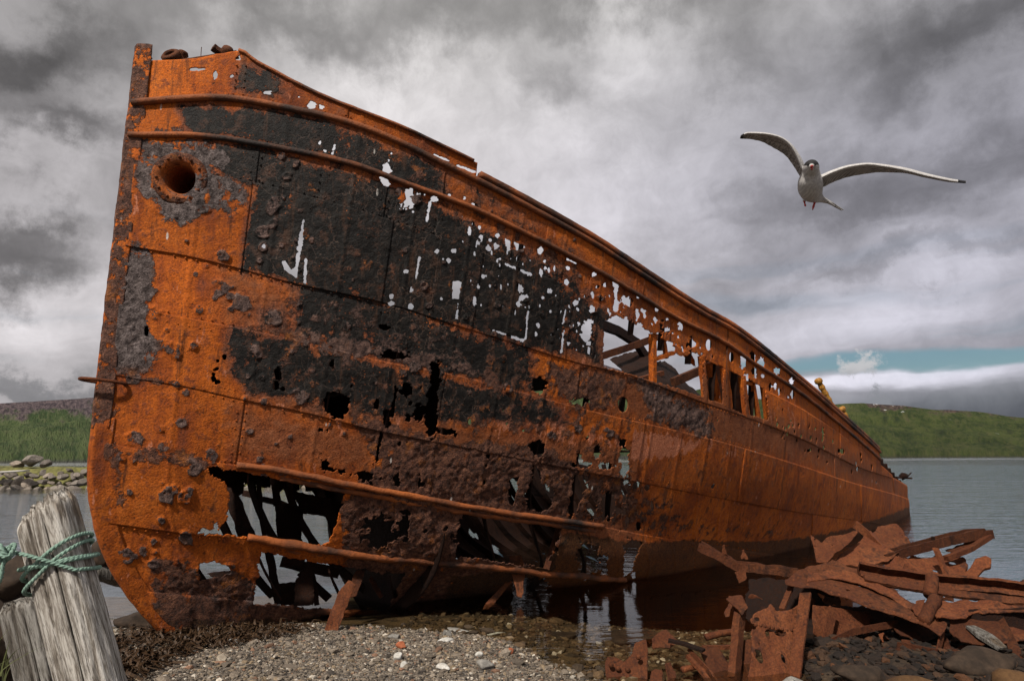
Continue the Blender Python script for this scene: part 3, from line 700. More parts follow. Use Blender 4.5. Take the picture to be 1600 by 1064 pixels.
P_([(942,503),(962,493),(986,503),(1020,520),(1030,527),(1052,536),(1052,552),(1062,557),(1072,556),(1083,551),(1094,556),(1099,622),(1046,603),(1001,590),(942,573)], 2.5)
P_([(1100,562),(1130,574),(1128,630),(1105,624)], 1); P_([(1135,577),(1158,588),(1166,650),(1140,637)], 1); P_([(1164,588),(1180,600),(1194,606),(1200,657),(1170,647)], 2)
for v in ([1107, 539, 4.5, 9], [1143, 558, 4, 8]): HOLES.append(('e', v, .2))
E_('1161,568,4,9;1178,582,4,8;1192,587,3;1164,588,5;1203,605,3,6;1211,603,2.5,5;1217,613,2.5,6;1231,620,2;1238,615,3,6;1175,558,4,8;1188,566,8,7;1212,580,6,6;1235,594,4,7;1285,677,1.5,8;1120,655,1.5,4')
HOLES.append(('e', [283, 281, 25, 25], .2))
P_([(972,852),(985,842),(1002,846),(994,868),(985,895),(974,898)], 4); E_('944,882,5,16')
_r = random.Random(3)
for _ in range(150):                                  # the general peppering of pin holes in the thin upper strakes
    x = _r.uniform(720, 1120); y0 = 330 + (x - 720) * .55; y = y0 + _r.uniform(5, 130 if x < 930 else 50)
    w = _r.choice([.9, 1.2, 1.5, 2.1]); HOLES.append(('e', [x, y, w * _r.uniform(.7, 1.1), w * _r.uniform(1, 2.0)], w * .6))
for _ in range(60):
    x = _r.uniform(480, 1000); y = 600 + (x - 480) * .27 + _r.uniform(-50, 190); w = _r.choice([1.5, 2.2, 3.0, 4]); HOLES.append(('e', [x, y, w, w * _r.uniform(.8, 2)], w * .6))
for _ in range(60):
    x = _r.uniform(1150, 1370); y = 600 + (x - 1150) * .55 + _r.uniform(2, 45); HOLES.append(('e', [x, y, 1.2, _r.uniform(2, 5)], .6))

PAINT = [([(285,168),(420,174),(520,195),(600,232),(690,270),(700,310),(600,275),(430,225),(300,206)], 1), ([(335,222),(400,232),(600,292),(700,335),(775,372),(880,445),(880,548),(800,530),(700,505),(500,447),(378,418),(400,292),(335,262)], 1.15),
         ([(375,100),(430,118),(445,150),(410,150),(370,140)], .9), ([(470,445),(600,475),(820,545),(850,615),(700,588),(520,547),(460,520)], .95),
         ([(365,515),(520,552),(700,592),(850,625),(880,660),(700,655),(560,642),(400,612),(355,580)], 1), ([(880,450),(950,485),(935,565),(870,545)], .8), ([(780,360),(900,430),(930,480),(800,410)], .62), ([(950,500),(1040,540),(1120,600),(1110,560),(1000,480)], .3),
         ([(410,485),(440,485),(440,510),(410,510)], .9), ([(520,190),(700,265),(860,350),(840,360),(700,290),(540,220)], .55), ([(300,205),(340,215),(380,300),(330,330),(300,270)], .5)]
CRUST = [([(180,375),(225,380),(240,420),(232,470),(250,540),(240,580),(180,585),(172,500)], 1), ([(213,215),(345,222),(360,250),(330,330),(290,360),(250,340),(215,300)], .8), ([(310,240),(400,300),(380,350),(320,330)], .7), ([(250,200),(290,195),(290,213),(225,215),(222,205)], .8),
         ([(540,640),(700,688),(850,690),(905,735),(890,815),(860,895),(720,965),(380,985),(390,900),(540,890),(530,790),(590,720)], .95), ([(470,500),(620,525),(780,570),(800,625),(700,592),(480,560)], .6),
         ([(240,870),(330,880),(410,905),(410,1000),(230,1000)], .8), ([(990,580),(1110,640),(1115,690),(1010,655)], .85), ([(850,560),(1000,590),(940,650),(850,620)], .75), ([(160,690),(240,700),(350,720),(350,738),(240,725),(165,715)], .85), ([(180,580),(280,592),(340,605),(340,620),(200,600)], .7),
         ([(165,640),(185,640),(200,800),(180,800)], .7), ([(620,230),(900,370),(940,470),(760,400),(620,300)], .45), ([(900,720),(1000,735),(1010,780),(970,830),(890,815)], .6), ([(730,640),(870,655),(860,690),(740,680)], .55), ([(880,740),(1060,775),(1090,845),(880,835)], .5), ([(400,430),(620,480),(900,560),(1000,640),(980,730),(700,690),(480,640),(380,600),(360,500)], .40), ([(230,600),(480,650),(560,740),(330,720)], .30), ([(400,230),(900,400),(940,480),(880,545),(420,410)], .33), ([(210,390),(360,420),(360,500),(230,480)], .30), ([(1000,800),(1250,820),(1250,850),(1000,850)], .45), ([(360,490),(560,530),(560,560),(380,520)], .62)]
GREY = [([(180,370),(250,380),(250,580),(170,580)], 1), ([(210,200),(400,220),(380,370),(210,370)], 1), ([(470,440),(720,500),(760,600),(470,560)], .4), ([(990,580),(1110,640),(1115,690),(1010,655)], .5)]
PRIM = [([(985,670),(1050,680),(1095,690),(1085,705),(1050,712),(985,715)], 1), ([(735,648),(830,655),(905,665),(900,700),(750,672)], .52), ([(905,665),(985,685),(985,705),(905,690)], .45), ([(1100,690),(1160,700),(1150,715),(1100,710)], .42), ([(400,620),(520,645),(520,652),(400,628)], .45), ([(1200,600),(1290,650),(1260,690),(1180,640)], .2)]
WET = [([(880,832),(1000,846),(1100,843),(1180,846),(1260,838),(1330,824),(1425,790),(1425,1000),(850,1000),(840,900)], 1), ([(700,900),(900,870),(900,1000),(680,1000)], .8), ([(250,965),(700,950),(700,1000),(250,1000)], .55)]
BROWN = [([(900,470),(1150,600),(1400,740),(1420,790),(1250,730),(1100,700),(880,640)], .8), ([(330,400),(480,445),(470,540),(330,510)], .7), ([(350,620),(600,670),(590,750),(350,720)], .75), ([(640,235),(1140,515),(1200,580),(1140,560),(640,300)], .7), ([(600,640),(1000,690),(1000,850),(600,900)], .9), ([(380,600),(860,690),(860,730),(380,640)], .8), ([(1000,680),(1400,780),(1400,800),(1000,760)], .45), ([(230,880),(420,900),(420,1000),(230,1000)], .6), ([(840,700),(1080,740),(1060,860),(850,830)], .45), ([(380,85),(745,245),(745,270),(480,180)], .5)]
BLIS = [(NR.uniform(165, 470), NR.uniform(225, 960), NR.choice([4, 5, 6, 8, 11, 15])) for _ in range(105)] + [(413, 386, 9), (637, 310, 20), (430, 500, 14), (285, 660, 9), (210, 680, 10), (225, 860, 10), (240, 880, 9), (290, 840, 12)] + \
       [(NR.uniform(450, 1000), NR.uniform(330, 700), NR.choice([3, 4, 5, 8])) for _ in range(45)]
def mask(px, py, L, soft):
    r = np.zeros(px.shape)
    for poly, a in L: r = np.maximum(r, a * sstep(poly_sd(px, py, poly), -soft, soft))
    return r

wreck = empty('shipwreck', tuple(ship_pt(0.85, 0, -.1)))
tag(wreck, 'huge rusted holed bow and side of a steel shipwreck beached on gravel', 'shipwreck')
def ship(name, V, F, mat, parent=None, **k):
    o = mk(name, V, F, mat, None, **k); o.parent = parent or wreck; o.matrix_parent_inverse = Matrix.Identity(4)
    if parent is None: o.location = o.location - wreck.location
    return o

def hole_field(px, py, P, base, scale):
    nA = fbm(P * 16, 3, 71); nB = fbm(P * 55, 2, 72); f = base
    x0, x1, y0, y1 = px.min() - 40, px.max() + 40, py.min() - 40, py.max() + 40
    for ty, v, jag in HOLES:
        if ty == 'e':
            if not (x0 < v[0] < x1 and y0 < v[1] < y1): continue
            sdv = (np.hypot((px - v[0]) / v[2], (py - v[1]) / v[3]) - 1) * min(v[2], v[3])
        elif ty == 's':
            if max(v[0], v[2]) < x0 or min(v[0], v[2]) > x1 or max(v[1], v[3]) < y0 or min(v[1], v[3]) > y1: continue
            sdv = seg_dist(px, py, [(v[0], v[1]), (v[2], v[3])], False) - v[4] / 2
        else:
            a = np.array(v)
            if a[:, 0].max() < x0 or a[:, 0].min() > x1 or a[:, 1].max() < y0 or a[:, 1].min() > y1: continue
            sdv = -poly_sd(px, py, v)
        f = np.minimum(f, sdv + jag * (1.0 * nA + 1.0 * nB))
    return f

def hull_plate(k, a, b_, par=0):
    zt, zb = SEAMF[ORDER[k]], SEAMF[ORDER[k + 1]]
    out = k % 2 == 1; ext = .028 if out else 0.0; gap = -.014
    u0, u1 = a + (0.06 if a == 0 else gap), b_ - gap
    zm = float(zt((u0 + u1) / 2) + zb((u0 + u1) / 2)) / 2
    d = float((hull_pt(np.array((u0 + u1) / 2), np.array(zm)) - CAM) @ FW)
    st = .0155 * d / 6.6 if k < 9 else .04; sth = st if u0 < 6 else st * 1.5
    if k in (2, 3) and u0 < 5: st = sth = st * .72
    if k >= 7 and u0 > 6: st, sth = .05, .07
    hgt = float(np.max(zt(np.array([u0, u1])) - zb(np.array([u0, u1])))) + 2 * ext
    nu = max(6, int((u1 - u0) / sth) + 1); nv = max(4, int(hgt / st) + 1)
    U, V_ = np.meshgrid(np.linspace(u0, u1, nu), np.linspace(0, 1, nv)); U = U.ravel(); V_ = V_.ravel()
    zt_, zb_ = zt(U), zb(U); zt_ = np.maximum(zt_, zb_ + .02); Z = zb_ - ext + V_ * (zt_ - zb_ + 2 * ext)
    P, Nn = hull_pn(U, Z)
    px, py = proj(P); dd = (P - CAM) @ FW; pxm = FPX / dd
    pa, cr, gy, pr, we = mask(px, py, PAINT, 24), mask(px, py, CRUST, 26), mask(px, py, GREY, 16), mask(px, py, PRIM, 9), mask(px, py, WET, 12)
    we = np.maximum(we, sstep(Z, .05, -.1))
    bl = np.zeros(len(P))
    for bx, by, br in BLIS:
        if bx < px.min() - br or bx > px.max() + br or by < py.min() - br or by > py.max() + br: continue
        r = np.hypot(px - bx, py - by) / br * (1 + .45 * vnoise(P * 14, 9) + .2 * vnoise(P * 33, 10))
        bl = np.maximum(bl, np.exp(-((r - .72) / .2) ** 2) * .0085 + .004 * (r < .7)); cr = np.maximum(cr, .62 * sstep(r, 1.05, .75)); gy = np.maximum(gy, .6 * sstep(r, 1.05, .75))
    fr = np.abs(((U + .05) / .6) % 1 - .5)                # plating pulled in over the frames
    disp = .009 * fbm(P * 1.7, 3, 5) + .0022 * fbm(P * 38, 3, 6) + bl + .009 * sstep(fr, .45, .5) + np.clip(cr, 0, 1) * (.012 + .024 * fbm(P * 8, 4, 7) + .010 * fbm(P * 30, 2, 8)) + .002 * pa
    disp += (.012 if out else 0.0) + (.007 if par else 0.0)
    edge = np.minimum(U - u0 + .002, u1 - U + .002) * pxm; ez = np.minimum(V_, 1 - V_) * hgt * pxm
    er = np.maximum(0, fbm(P * 11, 3, 33) + .15) * (2.0 + 7 * np.clip(cr, 0, 1) + 2 * pa)
    base = np.minimum(edge + .6 - er * .45 * (a > 0), 1e6)
    if out: base = np.minimum(base, ez + 1.5 - er * .7)
    if k == 0: base = np.minimum(base, (1 - V_) * hgt * pxm + .8 - er * .4)
    f = hole_field(px, py, P, base, pxm)
    if u1 > 16: f = np.minimum(f, (u1 - .05 - U - .22 * np.abs(fbm(P * 2.1, 3, 91))) * pxm)
    arrs = dict(P=P + Nn * disp[:, None], N=Nn, paint=pa, crust=cr, grey=gy, prim=pr, wet=we, brown=mask(px, py, BROWN, 45))
    arrs, T = clip_grid(nu, nv, f, arrs)
    if not len(T): return
    lab = components(T, len(arrs['P'])); u, c = np.unique(lab, return_counts=True)
    for L, n in zip(u, c):
        if n < max(40, .02 * nu * nv): continue
        T2, ar = compact(T[lab == L], arrs)
        V2, F2, sm, at = thicken(ar['P'], ar['N'], T2, .010, {q: ar[q] for q in ('paint', 'crust', 'grey', 'prim', 'wet', 'brown')})
        ship('hull_plate', V2, F2, M_HULL, sm_mask=sm, attrs=at)
for k, bt in enumerate(BUTTS):
    for i, (a, b_) in enumerate(zip(bt[:-1], bt[1:])): hull_plate(k, a, b_, (i + k // 2) % 2)

# far side plating: mostly gone above the second deck and low in the bow
def far_plate(z0f, z1f, a, b_, cut=None):
    nu, nv = max(8, int((b_ - a) / .05)), 26
    U, V_ = np.meshgrid(np.linspace(a, b_, nu), np.linspace(0, 1, nv)); U, V_ = U.ravel(), V_.ravel()
    Z = z0f(U) + V_ * (z1f(U) - z0f(U)); P, Nn = hull_pn(U, Z, -1); nn = fbm(P * 3.1, 4, 61); n2 = fbm(P * 9, 3, 62)
    f = np.minimum(np.minimum(U - a, b_ - U) + .02, .05) + .0
    f = np.minimum(f, .34 - nn) if True else f
    fx, fy = proj(P); f = np.minimum(f, (np.hypot((fx - 974) / 12, (fy - 742) / 14) - 1) * .3 + .08 * n2)
    if cut is not None: f = np.minimum(f, cut(U, Z) + .10 * nn + .06 * n2)
    arrs, T = clip_grid(nu, nv, f, dict(P=P + Nn * (.012 * fbm(P * 2, 2, 3))[:, None], N=Nn))
    if not len(T): return
    lab = components(T, len(arrs['P'])); u, c = np.unique(lab, return_counts=True)
    for L, n in zip(u, c):
        if n < 60: continue
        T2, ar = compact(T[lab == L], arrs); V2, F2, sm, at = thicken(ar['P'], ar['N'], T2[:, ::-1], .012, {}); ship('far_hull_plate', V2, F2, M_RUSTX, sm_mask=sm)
def far_top(q): q = np.asarray(q, float); return np.where(q < .75, SEAMF['R1'](q), SEAMF['SB'](q) - .02 - .25 * sstep(q, 4.5, 6))
def bowcut(U, Z): return -np.minimum(np.minimum(U - .75 - .1 * Z, 3.0 - U), np.minimum(Z - .0 + .12 * U, 1.62 - .12 * U - Z))
fb = [0, .75, 2.2, 4.2, 6.4, 9, 12, 15, 18, 20.6]
for a, b_ in zip(fb[:-1], fb[1:]):
    far_plate(lambda q: SEAMF['SD'](q), far_top, a, b_)
    far_plate(lambda q: SEAMF['SF'](q), lambda q: SEAMF['SD'](q), a, b_, bowcut)
    far_plate(lambda q: SEAMF['KB'](q), lambda q: SEAMF['SF'](q), a, b_, bowcut)

# rails, mouldings and bars along the seams
def rail(name, fn, a, b_, r, off=.02, mat=M_RAIL, dz=0.0, sec=None, wob=.004, side=1):
    q = np.linspace(a, b_, int((b_ - a) / .05) + 2); z = fn(q) + dz; P, Nn = hull_pn(q, z, side)
    V, F = sweep(P + Nn * off, circ(r, 9) if sec is None else sec, Nn)
    return ship(name, rough(V, wob, 9, 4), F, mat)
rail('moulding', SEAMF['R1'], .0, 16.15, .036, .028); rail('moulding', SEAMF['R2'], .0, 16.1, .030, .026)
rail('cap_rail', SEAMF['TOP'], 2.98, 16.1, .03, -.01, dz=.035, sec=[(-.03, -.05), (.03, -.05), (.035, .05), (-.03, .05)])
rail('cap_rail', SEAMF['TOP'], .72, 2.9, .02, .0, dz=.0, sec=[(-.014, -.03), (.014, -.03), (.014, .03), (-.014, .03)])
rail('side_bar', SEAMF['SE'], 1.12, 5.25, .034, .03, dz=.03, wob=.014); rail('side_bar', SEAMF['SE'], 1.5, 5.1, .03, .01, dz=-.05, wob=.02)
rail('side_bar', SEAMF['SF'], 1.18, 5.5, .045, .02, wob=.022); rail('side_bar', SEAMF['SG'], 1.5, 4.8, .034, .03, wob=.016)
rail('side_bar', SEAMF['SF'], 1.4, 2.9, .03, -.02, dz=-.09, wob=.03)

# stem bar
def stem():
    z = np.linspace(2.0, 5.98, 120); w = np.interp(z, [2, 4, 5.98], [.045, .04, .03])
    ring = []
    for zi, wi in zip(z, w):
        be = float(breadth(.085, zi)) + .022
        ring.append(ship_pt(np.array([-wi, -wi, .085, .085]), np.array([-.03, .03, be, -be]), zi))
    V = np.array(ring); n = len(z)
    # denser side for scale relief
    def loft(rings, name, amp, mat, at):
        m = rings.shape[1]; k = 10; R = []
        for j in range(m):
            a, b_ = rings[:, j], rings[:, (j + 1) % m]
            for q in range(k): R.append(a + (b_ - a) * q / k)
        R = np.stack(R, 1); nn, kk = R.shape[:2]; i = np.arange(nn - 1)[:, None]; j = np.arange(kk)[None]
        Q = np.stack([i * kk + j, i * kk + (j + 1) % kk, (i + 1) * kk + (j + 1) % kk, (i + 1) * kk + j], -1).reshape(-1, 4)
        X = R.reshape(-1, 3); X = np.concatenate([X, [R[0].mean(0), R[-1].mean(0)]]); jj = np.arange(kk)
        F = [Q, np.stack([np.full(kk, len(X) - 2), (jj + 1) % kk, jj], 1), np.stack([np.full(kk, len(X) - 1), (nn - 1) * kk + jj, (nn - 1) * kk + (jj + 1) % kk], 1)]
        X = rough(X, amp, 11, 14, 4)
        ship(name, X, F, mat, attrs={q: np.full(len(X), v) for q, v in at.items()})
    loft(V, 'stem_bar', .012, M_HULL, dict(crust=.62, grey=.12))
    z = np.concatenate([np.linspace(-.25, 2.02, 90), [2.07, 2.10]]); s0 = sstem(z); wv = np.interp(z, [-.25, 0, 2.0, 2.07, 2.1], [.05, .05, .045, .04, .02]); hv = np.interp(z, [-.25, 2.0, 2.1], [.06, .05, .03])
    # outward direction of the stem profile
    ds = np.gradient(s0, z); nx = -1 / np.sqrt(1 + ds**2); nz = ds / np.sqrt(1 + ds**2)
    ring = []
    for i in range(len(z)):
        a = []
        be = float(breadth(.12, z[i])) + .018
        for (u, q) in ((.12, be), (-wv[i] * .6, hv[i]), (-wv[i], hv[i] * .5), (-wv[i], -hv[i] * .5), (-wv[i] * .6, -hv[i]), (.12, -be)):
            a.append(ship_pt(s0[i] - u * nx[i], q, z[i] - u * nz[i]))
        ring.append(np.array(a).reshape(-1, 3))
    loft(np.array(ring)[:, ::-1], 'stem_bar', .007, M_HULL, dict(crust=.12))
stem()

# hawse pipe with its thick lip
def lathe(prof, c, axis, k=40, wob=.0, seed=0):
    axis = np.asarray(axis, float); axis /= np.linalg.norm(axis); e1 = np.cross(axis, [0, 0, 1]); e1 /= np.linalg.norm(e1); e2 = np.cross(e1, axis)
    a = np.arange(k) * 2 * np.pi / k; prof = np.asarray(prof, float); n = len(prof)
    V = np.asarray(c) + prof[:, None, 1:2] * axis + prof[:, None, 0:1] * (np.cos(a)[None, :, None] * e1 + np.sin(a)[None, :, None] * e2)
    i = np.arange(n - 1)[:, None]; j = np.arange(k)[None]; Q = np.stack([i * k + j, i * k + (j + 1) % k, (i + 1) * k + (j + 1) % k, (i + 1) * k + j], -1).reshape(-1, 4)
    V = V.reshape(-1, 3)
    return (rough(V, wob, 12, seed) if wob else V), [Q]
sp, z, _ = hull_hit(np.array([283.]), np.array([281.])); HP, HN = hull_pn(sp, z); HOLES_H = HP[0]
ax = HN[0] + np.array([.05, 0, -.12])
V, F = lathe([(.265, -.03), (.272, .015), (.262, .05), (.235, .062), (.19, .055), (.155, .035), (.138, -.03), (.135, -.9), (.0, -.92)], HP[0], ax, 48, .008, 3)
hawse = ship('hawse_pipe', V, F, M_HULL, attrs=dict(crust=np.where(np.arange(len(V)) < 48 * 4, .55, .30), brown=np.full(len(V), .6)))
e1 = np.cross(ax, [0, 0, 1]); e1 /= np.linalg.norm(e1); e2 = np.cross(e1, ax); e2 /= np.linalg.norm(e2)
for k in range(12):
    a = k * math.pi / 6; c = HP[0] + ax / np.linalg.norm(ax) * .058 + .215 * (math.cos(a) * e1 + math.sin(a) * e2)
    V, F = lathe([(.017, -.01), (.015, .008), (.008, .016), (0, .018)], c, ax, 8); ob = ship('bolt', V, F, M_RUST); ob.parent = hawse; ob.location = (0, 0, 0)

# frames (ribs)
def rib(sp, zt, zb, side, depth=.10, thick=.016, mat=M_RUSTX, name='frame_rib'):
    if zt - zb < .12: return
    z = np.linspace(zb, zt, max(4, int((zt - zb) / .12))); P, Nn = hull_pn(np.full(len(z), sp), z, side)
    V, F = sweep(P - Nn * (depth / 2 + .022), [(-thick / 2, -depth / 2), (thick / 2, -depth / 2), (thick / 2, depth / 2), (-thick / 2, depth / 2)], Nn)
    ship(name, rough(V, .01, 6, int(sp * 10)), F, mat, smooth=False)
sprs = np.arange(.62, 20.3, .6)
for i, sp in enumerate(sprs):
    ztop, zsb, zsa = float(SEAMF['R1'](sp)) - .03, float(SEAMF['SB'](sp)), float(SEAMF['SA'](sp)); zb = float(SEAMF['SG'](sp)) + .05
    segs = [(ztop, zb)]
    if 1.15 < sp < 2.75: segs = [(ztop, 1.55 - .12 * sp - rnd.uniform(-.1, .25)), (float(SEAMF['SF'](sp)) - .2 + rnd.uniform(-.35, .1), zb)]
    if 5.2 < sp < 7.2: segs = [(ztop, zsa - .12), (zsb - .03, zb)]
    for a, b_ in segs: rib(sp, a, b_, 1)
    rib(sp, float(far_top(sp)) + rnd.uniform(-.15, .35), zb if not 1 < sp < 3 else rnd.uniform(.35, 1.1), -1, .12 if not 1 < sp < 3 else .09, .03)
    if 1 < sp < 3: rib(sp, rnd.uniform(.3, .8), zb, -1, .10, .03)

# unseen decks and bulkheads added to keep the interior dark
def deck(fn, a, b_, name='shade_deck', sc=1.0):
    nu, nv = int((b_ - a) / .1), 24; U, V_ = np.meshgrid(np.linspace(a, b_, nu), np.linspace(-1, 1, nv)); U, V_ = U.ravel(), V_.ravel(); z = fn(U)
    P = ship_pt(U, V_ * (breadth(U, z) - .06) * sc, z - .03 * V_ ** 2); nn = fbm(P * 1.4, 4, 19)
    arrs, T = clip_grid(nu, nv, .42 - nn, dict(P=P, N=np.tile([0., 0, 1], (len(P), 1))))
    lab = components(T, len(arrs['P'])); u, c = np.unique(lab, return_counts=True); T2, ar = compact(T[lab == u[c.argmax()]], arrs)
    V2, F2, sm, at = thicken(ar['P'], ar['N'], T2, .015, {}); ship(name, V2, F2, M_RUSTX, sm_mask=sm)
deck(lambda q: SEAMF['SB'](q) - .15, .5, 2.9); deck(lambda q: SEAMF['SB'](q) - .15, 2.92, 5.2); deck(lambda q: SEAMF['SC'](q) + .12, 7.3, 9.0)
def shade_bulkhead(s, z0, z1):
    z = np.linspace(z0, z1, 20); bb = breadth(s - 0 * z, z) - .05; q = np.linspace(-1, 1, 16); V = ship_pt(s, (bb[:, None] * q[None]), z[:, None] + 0 * q[None]).reshape(-1, 3)
    i = np.arange(20 * 16).reshape(20, 16); Q = np.stack([i[:-1, :-1], i[:-1, 1:], i[1:, 1:], i[1:, :-1]], -1).reshape(-1, 4)
    n = np.tile([SA_[0], SA_[1], 0.], (len(V), 1)); T = np.concatenate([Q[:, [0, 1, 2]], Q[:, [0, 2, 3]]]); V2, F2, sm, _ = thicken(V, n, T, .02, {}); ship('shade_bulkhead', V2, F2, M_RUSTX, sm_mask=sm)
shade_bulkhead(3.3, -.3, 2.95); shade_bulkhead(12, -.5, .8)

# ------------------------------------------------------------------ general bent sheets and bars placed from pixel + depth
def sheet(name, poly, anch, mat, holes=(), jag=.018, curl=0.03, th=.008, res=.016, rows=(), parent=None, bend=None, seed=0, recentre=True, rnum=0, put=None):
    A3 = np.array([W(np.array(a[0]), np.array(a[1]), np.array(a[2])) for a in anch]); n = np.cross(A3[1] - A3[0], A3[2] - A3[0]); n /= np.linalg.norm(n)
    if n @ (CAM - A3[0]) < 0: n = -n
    e1 = A3[1] - A3[0]; e1 /= np.linalg.norm(e1); e2 = np.cross(n, e1)
    def loc(px, py):
        r = ray(px, py); t = ((A3[0] - CAM) @ n) / (r @ n); P = CAM + r * t[..., None]; return np.stack([(P - A3[0]) @ e1, (P - A3[0]) @ e2], -1)
    a = np.array(poly, float); L = loc(a[:, 0], a[:, 1]); lo, hi = L.min(0) - res, L.max(0) + res
    nu, nv = [max(4, int((hi[k] - lo[k]) / res)) for k in (0, 1)]; X, Y = np.meshgrid(np.linspace(lo[0], hi[0], nu), np.linspace(lo[1], hi[1], nv)); X, Y = X.ravel(), Y.ravel()
    P = A3[0] + X[:, None] * e1 + Y[:, None] * e2; ns = fbm(P * 14, 3, 81 + seed) + .5 * fbm(P * 45, 2, 82)
    f = poly_sd(X, Y, [tuple(q) for q in L]) + jag * ns
    mpp = np.linalg.norm(A3[0] - CAM) / FPX
    for h in holes:
        c = loc(np.array([h[0]]), np.array([h[1]]))[0]; rx, ry = h[2] * mpp, (h[3] if len(h) > 3 else h[2]) * mpp
        f = np.minimum(f, (np.hypot((X - c[0]) / rx, (Y - c[1]) / ry) - 1) * min(rx, ry) + .35 * min(rx, ry) * ns)
    wf = lambda Q: .03 * fbm(Q * 2.2, 3, 83 + seed) + .009 * fbm(Q * 9, 3, 84)
    w = wf(P)
    if curl: w = w + curl * np.maximum(0, 1 - poly_sd(X, Y, [tuple(q) for q in L]) / .08) ** 2 * fbm(P * 6, 2, 85 + seed)
    if bend is not None:
        c = (Y - lo[1]) / (hi[1] - lo[1]) if bend[0] == 'y' else (X - lo[0]) / (hi[0] - lo[0]); w = w + bend[1] * (c - .5) ** 2 * 4
    arrs, T = clip_grid(nu, nv, f, dict(P=P + n * w[:, None], N=np.tile(n, (len(P), 1))))
    lab = components(T, len(arrs['P'])); u, c = np.unique(lab, return_counts=True); T2, ar = compact(T[lab == u[c.argmax()]], arrs)
    V2, F2, sm, _ = thicken(ar['P'], ar['N'], T2, th, {})
    if put: return put(name, V2, F2, mat, sm_mask=sm)
    o = mk(name, V2, F2, mat, parent, sm_mask=sm, recentre=recentre)
    for (x0, y0, x1, y1, m_) in rows:
        L_ = loc(np.linspace(x0, x1, m_), np.linspace(y0, y1, m_)); Q = A3[0] + L_[:, :1] * e1 + L_[:, 1:] * e2; Q = Q + n * wf(Q)[:, None]
        for q in Q:
            Vv, Ff = lathe([(.016, -.012), (.0145, .007), (.009, .013), (0, .015)], q, n + [.001, .002, 0], 7); ob = mk('rivet', Vv, Ff, mat, recentre=True); ob.location = ob.location - o.location; ob.parent = o
    return o
def angle_sec(w, h, t): return np.array([(-w, 0), (0, 0), (0, h), (-t, h), (-t, t), (-w, t)]) + np.array([w / 2, -h / 2])
def channel_sec(w, h, t): return np.array([(-w / 2, 0), (w / 2, 0), (w / 2, h), (w / 2 - t, h), (w / 2 - t, t), (-w / 2 + t, t), (-w / 2 + t, h), (-w / 2, h)]) + np.array([0, -h / 2])
def box_sec(w, h): return [(-w / 2, -h / 2), (w / 2, -h / 2), (w / 2, h / 2), (-w / 2, h / 2)]
def bar3(name, P, sec, mat, up=(0, 0, 1), amp=.006, step=.03, put=None, seed=0, taper=None, smooth=False):
    P = resample(np.array(P, float), step); V, F = sweep(P, sec, up, scale=taper(np.linspace(0, 1, len(P))) if taper else None); V = rough(V, amp, 9, seed) + 0
    if put: return put(name, V, F, mat, smooth=smooth)
    return mk(name, V, F, mat, recentre=True, smooth=smooth)
def px3(*pts): return [W(np.array(a), np.array(b), np.array(c)) for a, b, c in pts]

# what shows through the large openings: torn inner deck, beams, pillars
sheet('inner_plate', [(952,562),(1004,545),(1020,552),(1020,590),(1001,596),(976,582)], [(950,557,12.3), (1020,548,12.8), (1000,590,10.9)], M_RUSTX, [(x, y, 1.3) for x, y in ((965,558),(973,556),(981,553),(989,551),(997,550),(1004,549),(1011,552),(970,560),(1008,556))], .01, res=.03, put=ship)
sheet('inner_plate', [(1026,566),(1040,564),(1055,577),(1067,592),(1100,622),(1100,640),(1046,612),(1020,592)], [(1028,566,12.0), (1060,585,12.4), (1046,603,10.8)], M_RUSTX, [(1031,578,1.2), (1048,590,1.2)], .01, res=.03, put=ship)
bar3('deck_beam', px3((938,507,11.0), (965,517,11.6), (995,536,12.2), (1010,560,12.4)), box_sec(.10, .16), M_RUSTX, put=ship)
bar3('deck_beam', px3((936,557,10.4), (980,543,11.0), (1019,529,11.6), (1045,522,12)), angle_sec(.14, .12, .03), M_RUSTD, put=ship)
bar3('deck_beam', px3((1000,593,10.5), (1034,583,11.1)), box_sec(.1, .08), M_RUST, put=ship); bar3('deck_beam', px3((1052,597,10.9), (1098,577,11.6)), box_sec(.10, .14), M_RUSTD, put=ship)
def hullbar(name, px0, px1, w, h, mat, inset=.05):
    v = np.array([px0, px1], float); s_, z_, _ = hull_hit(v[:, 0], v[:, 1]); P, Nn = hull_pn(s_, z_); return bar3(name, P - Nn * inset, box_sec(w, h), mat, Nn[0], .008, put=ship)
hullbar('pillar', (1024, 521), (1024, 602), .07, .09, M_HULL); hullbar('pillar', (1097, 556), (1104, 626), .10, .06, M_HULL, .02); hullbar('pillar', (1118, 566), (1131, 634), .13, .07, M_HULL, .1)
hullbar('pillar', (1133, 574), (1141, 640), .16, .05, M_HULL, .02); hullbar('pillar', (1161, 588), (1168, 650), .14, .06, M_HULL, .02); hullbar('pillar', (1180, 600), (1189, 655), .07, .06, M_HULL, .04); hullbar('pillar', (1193, 603), (1201, 660), .1, .05, M_HULL, .02)
hullbar('pillar', (1040, 528), (1046, 560), .05, .05, M_HULL); hullbar('deck_beam', (1027, 562), (1056, 551), .05, .07, M_HULL); hullbar('deck_beam', (1164, 597), (1182, 600), .06, .05, M_HULL)
s_, z_, _ = hull_hit(np.array([1100., 1160, 1110]), np.array([560., 590, 625])); PH_ = hull_pt(s_, z_); dh = (PH_ - CAM) @ FW
sheet('inner_plate', [(1095,552),(1160,588),(1168,652),(1103,628)], [(1100,560,dh[0] + .7), (1160,590,dh[1] + .7), (1110,625,dh[2] + .7)], M_RUSTD, res=.04, put=ship)
sheet('torn_flap', [(1062,548),(1078,553),(1085,562),(1087,573),(1076,566),(1068,556)], [(1062,548,9.55), (1080,552,9.6), (1085,572,9.5)], M_HULL, res=.02, put=ship)
